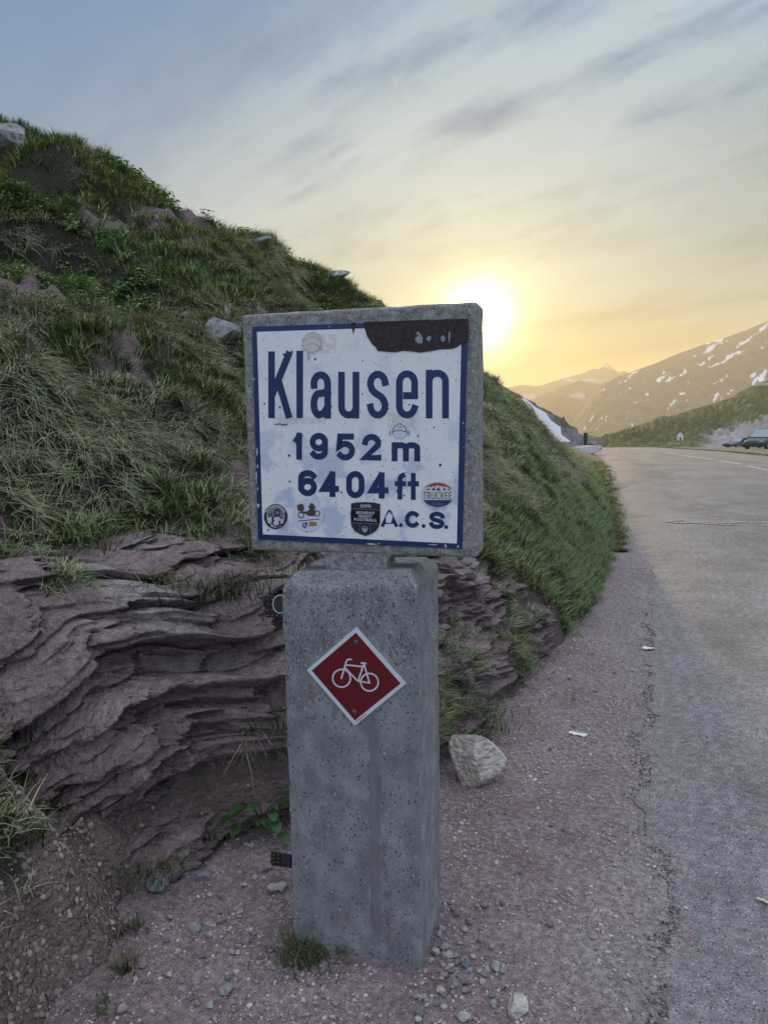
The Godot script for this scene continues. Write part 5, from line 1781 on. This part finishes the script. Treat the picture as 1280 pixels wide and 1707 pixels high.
# ---------------------------------------------------------------- sky
func make_sky(sun: Vector3) -> PanoramaSkyMaterial:
	var w := 2048
	var h := 1024
	var f := PackedFloat32Array()
	f.resize(w * h * 3)
	var a := FastNoiseLite.new()
	a.seed = 41
	a.frequency = 0.55
	a.fractal_octaves = 6
	a.fractal_gain = 0.55
	a.domain_warp_enabled = true
	a.domain_warp_amplitude = 0.55
	a.domain_warp_frequency = 0.5
	var wisp := FastNoiseLite.new()
	wisp.seed = 19
	wisp.frequency = 0.8
	wisp.fractal_type = FastNoiseLite.FRACTAL_RIDGED
	wisp.fractal_octaves = 5
	wisp.fractal_gain = 0.6
	wisp.domain_warp_enabled = true
	wisp.domain_warp_amplitude = 0.7
	wisp.domain_warp_frequency = 0.6
	var b := FastNoiseLite.new()
	b.seed = 8
	b.frequency = 0.35
	b.fractal_octaves = 3
	var sun_az := atan2(sun.x, -sun.z)
	for y in h / 2 + 2:
		var el := (0.5 - (y + 0.5) / h) * PI
		var sy := sin(el)
		var cy := cos(el)
		var deg := rad_to_deg(el)
		for x in w:
			var az := (x + 0.5) / w * TAU
			var d := Vector3(sin(az) * cy, sy, -cos(az) * cy)
			var cosd := d.dot(sun)
			var ang := rad_to_deg(acos(clampf(cosd, -1, 1)))
			var toward := 0.5 + 0.5 * cos(az - sun_az)
			# clear air: gold near the sun's horizon, blue above and away from it
			var gold := exp(-maxf(deg, 0.0) / 8.5) * pow(toward, 5.0)
			var c := Color(0.005, 0.085, 0.245).lerp(Color(0.065, 0.16, 0.25), exp(-maxf(deg, 0.0) / 22.0))
			c = c.lerp(Color(0.33, 0.235, 0.0), clampf(gold * 1.25, 0, 1))
			# thin veils of cirrus on a high flat layer
			var k := 1.0 / (maxf(sy, 0.0) + 0.14)
			var px := d.x * k
			var pz := d.z * k
			var s1 := px * 0.86 + pz * 0.5
			var s2 := -px * 0.5 + pz * 0.86
			var veil := a.get_noise_2d(s1 * 0.55, s2 * 2.1) * 0.75 + 0.42 * b.get_noise_2d(s1 * 1.2 + 7.0, s2 * 1.4)
			var fine := wisp.get_noise_2d(s1 * 1.1 + 30.0, s2 * 3.6) * 0.7 + 0.5 * a.get_noise_2d(s1 * 3.4 + 9.0, s2 * 8.0)
			var cover := clampf(0.8 + veil * 0.75 + fine * 1.0, 0, 1)
			# the veil ends along a slanting front
			var front := rad_to_deg(wrapf(az, -PI, PI)) - 1.15 * deg + 49.5
			cover *= lerpf(0.05, 1.0, smoothstep(-16.0, 14.0, front + 8.0 * veil))
			var white := Color(0.245, 0.335, 0.405).lerp(Color(0.37, 0.29, 0.02), clampf(gold, 0, 1))
			c = c.lerp(white, cover * 0.9)
			var dark := clampf(-veil * 1.3 + fine * 0.4 - 0.05, 0, 1) * exp(-maxf(deg - 5.0, 0.0) / 25.0)
			# a greyer bank of cloud to the right of the sun
			dark = clampf(dark + 0.75 * smoothstep(0.0, 13.0, rad_to_deg(wrapf(az, -PI, PI))) * smoothstep(5.0, 11.0, deg) * (1.0 - smoothstep(17.0, 26.0, deg)) * (0.6 + fine + veil), 0, 1)
			c = c.lerp(Color(0.085, 0.165, 0.205).lerp(Color(0.26, 0.175, 0.02), clampf(gold * 1.2, 0, 1)), dark * 0.7)
			c = c.lerp(Color(0.72, 0.79, 0.9) * (1.0 + 0.25 * veil), smoothstep(30.0, 62.0, deg))  # overhead sky, out of view, brightened to lift the foreground light
			c = c.lerp(Color(0.40, 0.49, 0.66), (1.0 - toward) * (1.0 - smoothstep(30.0, 62.0, deg)))  # unseen sky behind the eye brightened too, to light faces turned that way
			# glow round the sun, seen through the veil
			var g1 := exp(-ang * ang / (2.0 * 1.45 * 1.45))
			var g2 := exp(-ang / 4.5)
			var g3 := exp(-ang / 14.0)
			c += Color(1.0, 0.8, 0.36) * (SUN_CORE * g1 + 0.65 * g2) + Color(0.30, 0.24, 0.09) * 0.12 * g3
			var at := (y * w + x) * 3
			f[at] = c.r
			f[at + 1] = c.g
			f[at + 2] = c.b
	for y in range(h / 2 + 2, h):
		for x in w:
			var at := (y * w + x) * 3
			f[at] = 0.12
			f[at + 1] = 0.12
			f[at + 2] = 0.12
	var im := Image.create_from_data(w, h, false, Image.FORMAT_RGBF, f.to_byte_array())
	var m := PanoramaSkyMaterial.new()
	m.panorama = ImageTexture.create_from_image(im)
	return m

const SUN_CORE := 3.2

func _ready() -> void:
	# camera
	var f0 := Vector3(-sin(YAW), 0, -cos(YAW))
	var r0 := Vector3(cos(YAW), 0, -sin(YAW))
	cam_f = f0 * cos(PITCH) - Vector3.UP * sin(PITCH)
	var u := Vector3.UP * cos(PITCH) + f0 * sin(PITCH)
	cam_r = r0 * cos(ROLL) + u * sin(ROLL)
	cam_u = u * cos(ROLL) - r0 * sin(ROLL)
	var cam := Camera3D.new()
	cam.name = "camera"
	add_child(cam)
	cam.transform = Transform3D(Basis(cam_r, cam_u, -cam_f), EYE)
	cam.fov = rad_to_deg(2.0 * atan(853.5 / F))
	cam.near = 0.05
	cam.far = 12000.0
	cam.current = true
	# sun low over the road's far end, behind the sign's corner
	var sun := ray(Vector2(798, 530)).normalized()
	var light := DirectionalLight3D.new()
	light.name = "sun"
	add_child(light)
	light.look_at_from_position(sun * 10.0, Vector3.ZERO)
	light.light_color = Color(1.0, 0.85, 0.55)
	light.light_energy = 0.65
	light.light_angular_distance = 1.2
	light.shadow_enabled = true
	# sky, air and exposure
	var env := Environment.new()
	env.background_mode = Environment.BG_SKY
	env.sky = Sky.new()
	env.sky.sky_material = make_sky(sun)
	env.tonemap_mode = Environment.TONE_MAPPER_LINEAR
	env.tonemap_exposure = 1.8
	# mountain haze, which scatters the low sun forwards
	env.volumetric_fog_enabled = true
	env.volumetric_fog_density = 0.00027
	env.volumetric_fog_albedo = Color(1.0, 0.96, 0.88)
	env.volumetric_fog_anisotropy = 0.45
	env.sdfgi_enabled = true
	env.ssao_enabled = true
	env.ssil_enabled = true
	var we := WorldEnvironment.new()
	we.name = "environment"
	we.environment = env
	add_child(we)
	# noises
	for q in [[n_low, 1, 0.16, 3], [n_mid, 2, 0.7, 3], [n_fine, 3, 1.0, 3], [n_patch, 4, 0.55, 3]]:
		q[0].seed = q[1]
		q[0].frequency = q[2]
		q[0].fractal_octaves = q[3]
		q[0].noise_type = FastNoiseLite.TYPE_SIMPLEX_SMOOTH
	# materials
	M.grain = speckle_tex(2, 512, 0.72, 0.35, 5000, 1.0, 4.0, 0.4, 0.98, 0.5)
	M.asphalt_grain = speckle_tex(12, 512, 0.68, 0.25, 12000, 1.0, 3.2, 0.32, 1.0, 0.55)
	M.blotch = noise_tex(6, 0.012, 0.5, 1.0, 6, 512, 1.8)
	M.soft = noise_tex(16, 0.02, 0.72, 1.0, 5, 512, 1.3)
	M.ripple = noise_tex(7, 0.03, 0.0, 1.0, 5, 512, 1.4)
	M.earth = tinted(mat(Color(1.25, 1.25, 1.25), 0.97, M.grain, 2.3, M.ripple, 2.0))
	M.rock = tinted(mat(Color(1.2, 1.2, 1.2), 0.85, M.grain, 2.0, M.ripple, 1.2))
	M.gravel = tinted(mat(Color(1.3, 1.3, 1.3), 0.97, M.grain, 3.0, M.grain, 0.9))
	M.asphalt = tinted(mat(Color(1.25, 1.25, 1.25), 0.86, M.asphalt_grain, 1.7, M.asphalt_grain, 0.35))
	M.paint = mat(Color(0.7, 0.7, 0.68), 0.7, M.blotch, 1.0)
	M.worn_paint = mat(Color(0.5, 0.49, 0.47), 0.8, M.blotch, 3.0)
	M.far_rock = tinted(mat(Color.WHITE, 0.95))
	M.far_turf = tinted(mat(Color.WHITE, 0.95))
	M.grass = tinted(mat(Color.WHITE, 0.6))
	M.grass.backlight_enabled = true
	M.grass.backlight = Color(0.45, 0.5, 0.3)
	M.tuft = tinted(mat(Color(0.27, 0.27, 0.27), 0.6))
	M.tuft.backlight_enabled = true
	M.tuft.backlight = Color(0.45, 0.5, 0.3)
	# the setting, then the things
	build_ground()
	build_hillside()
	build_road()
	build_far()
	build_rock()
	build_sign()
	build_boulders()
	build_stones()
	build_grass()
	build_litter()
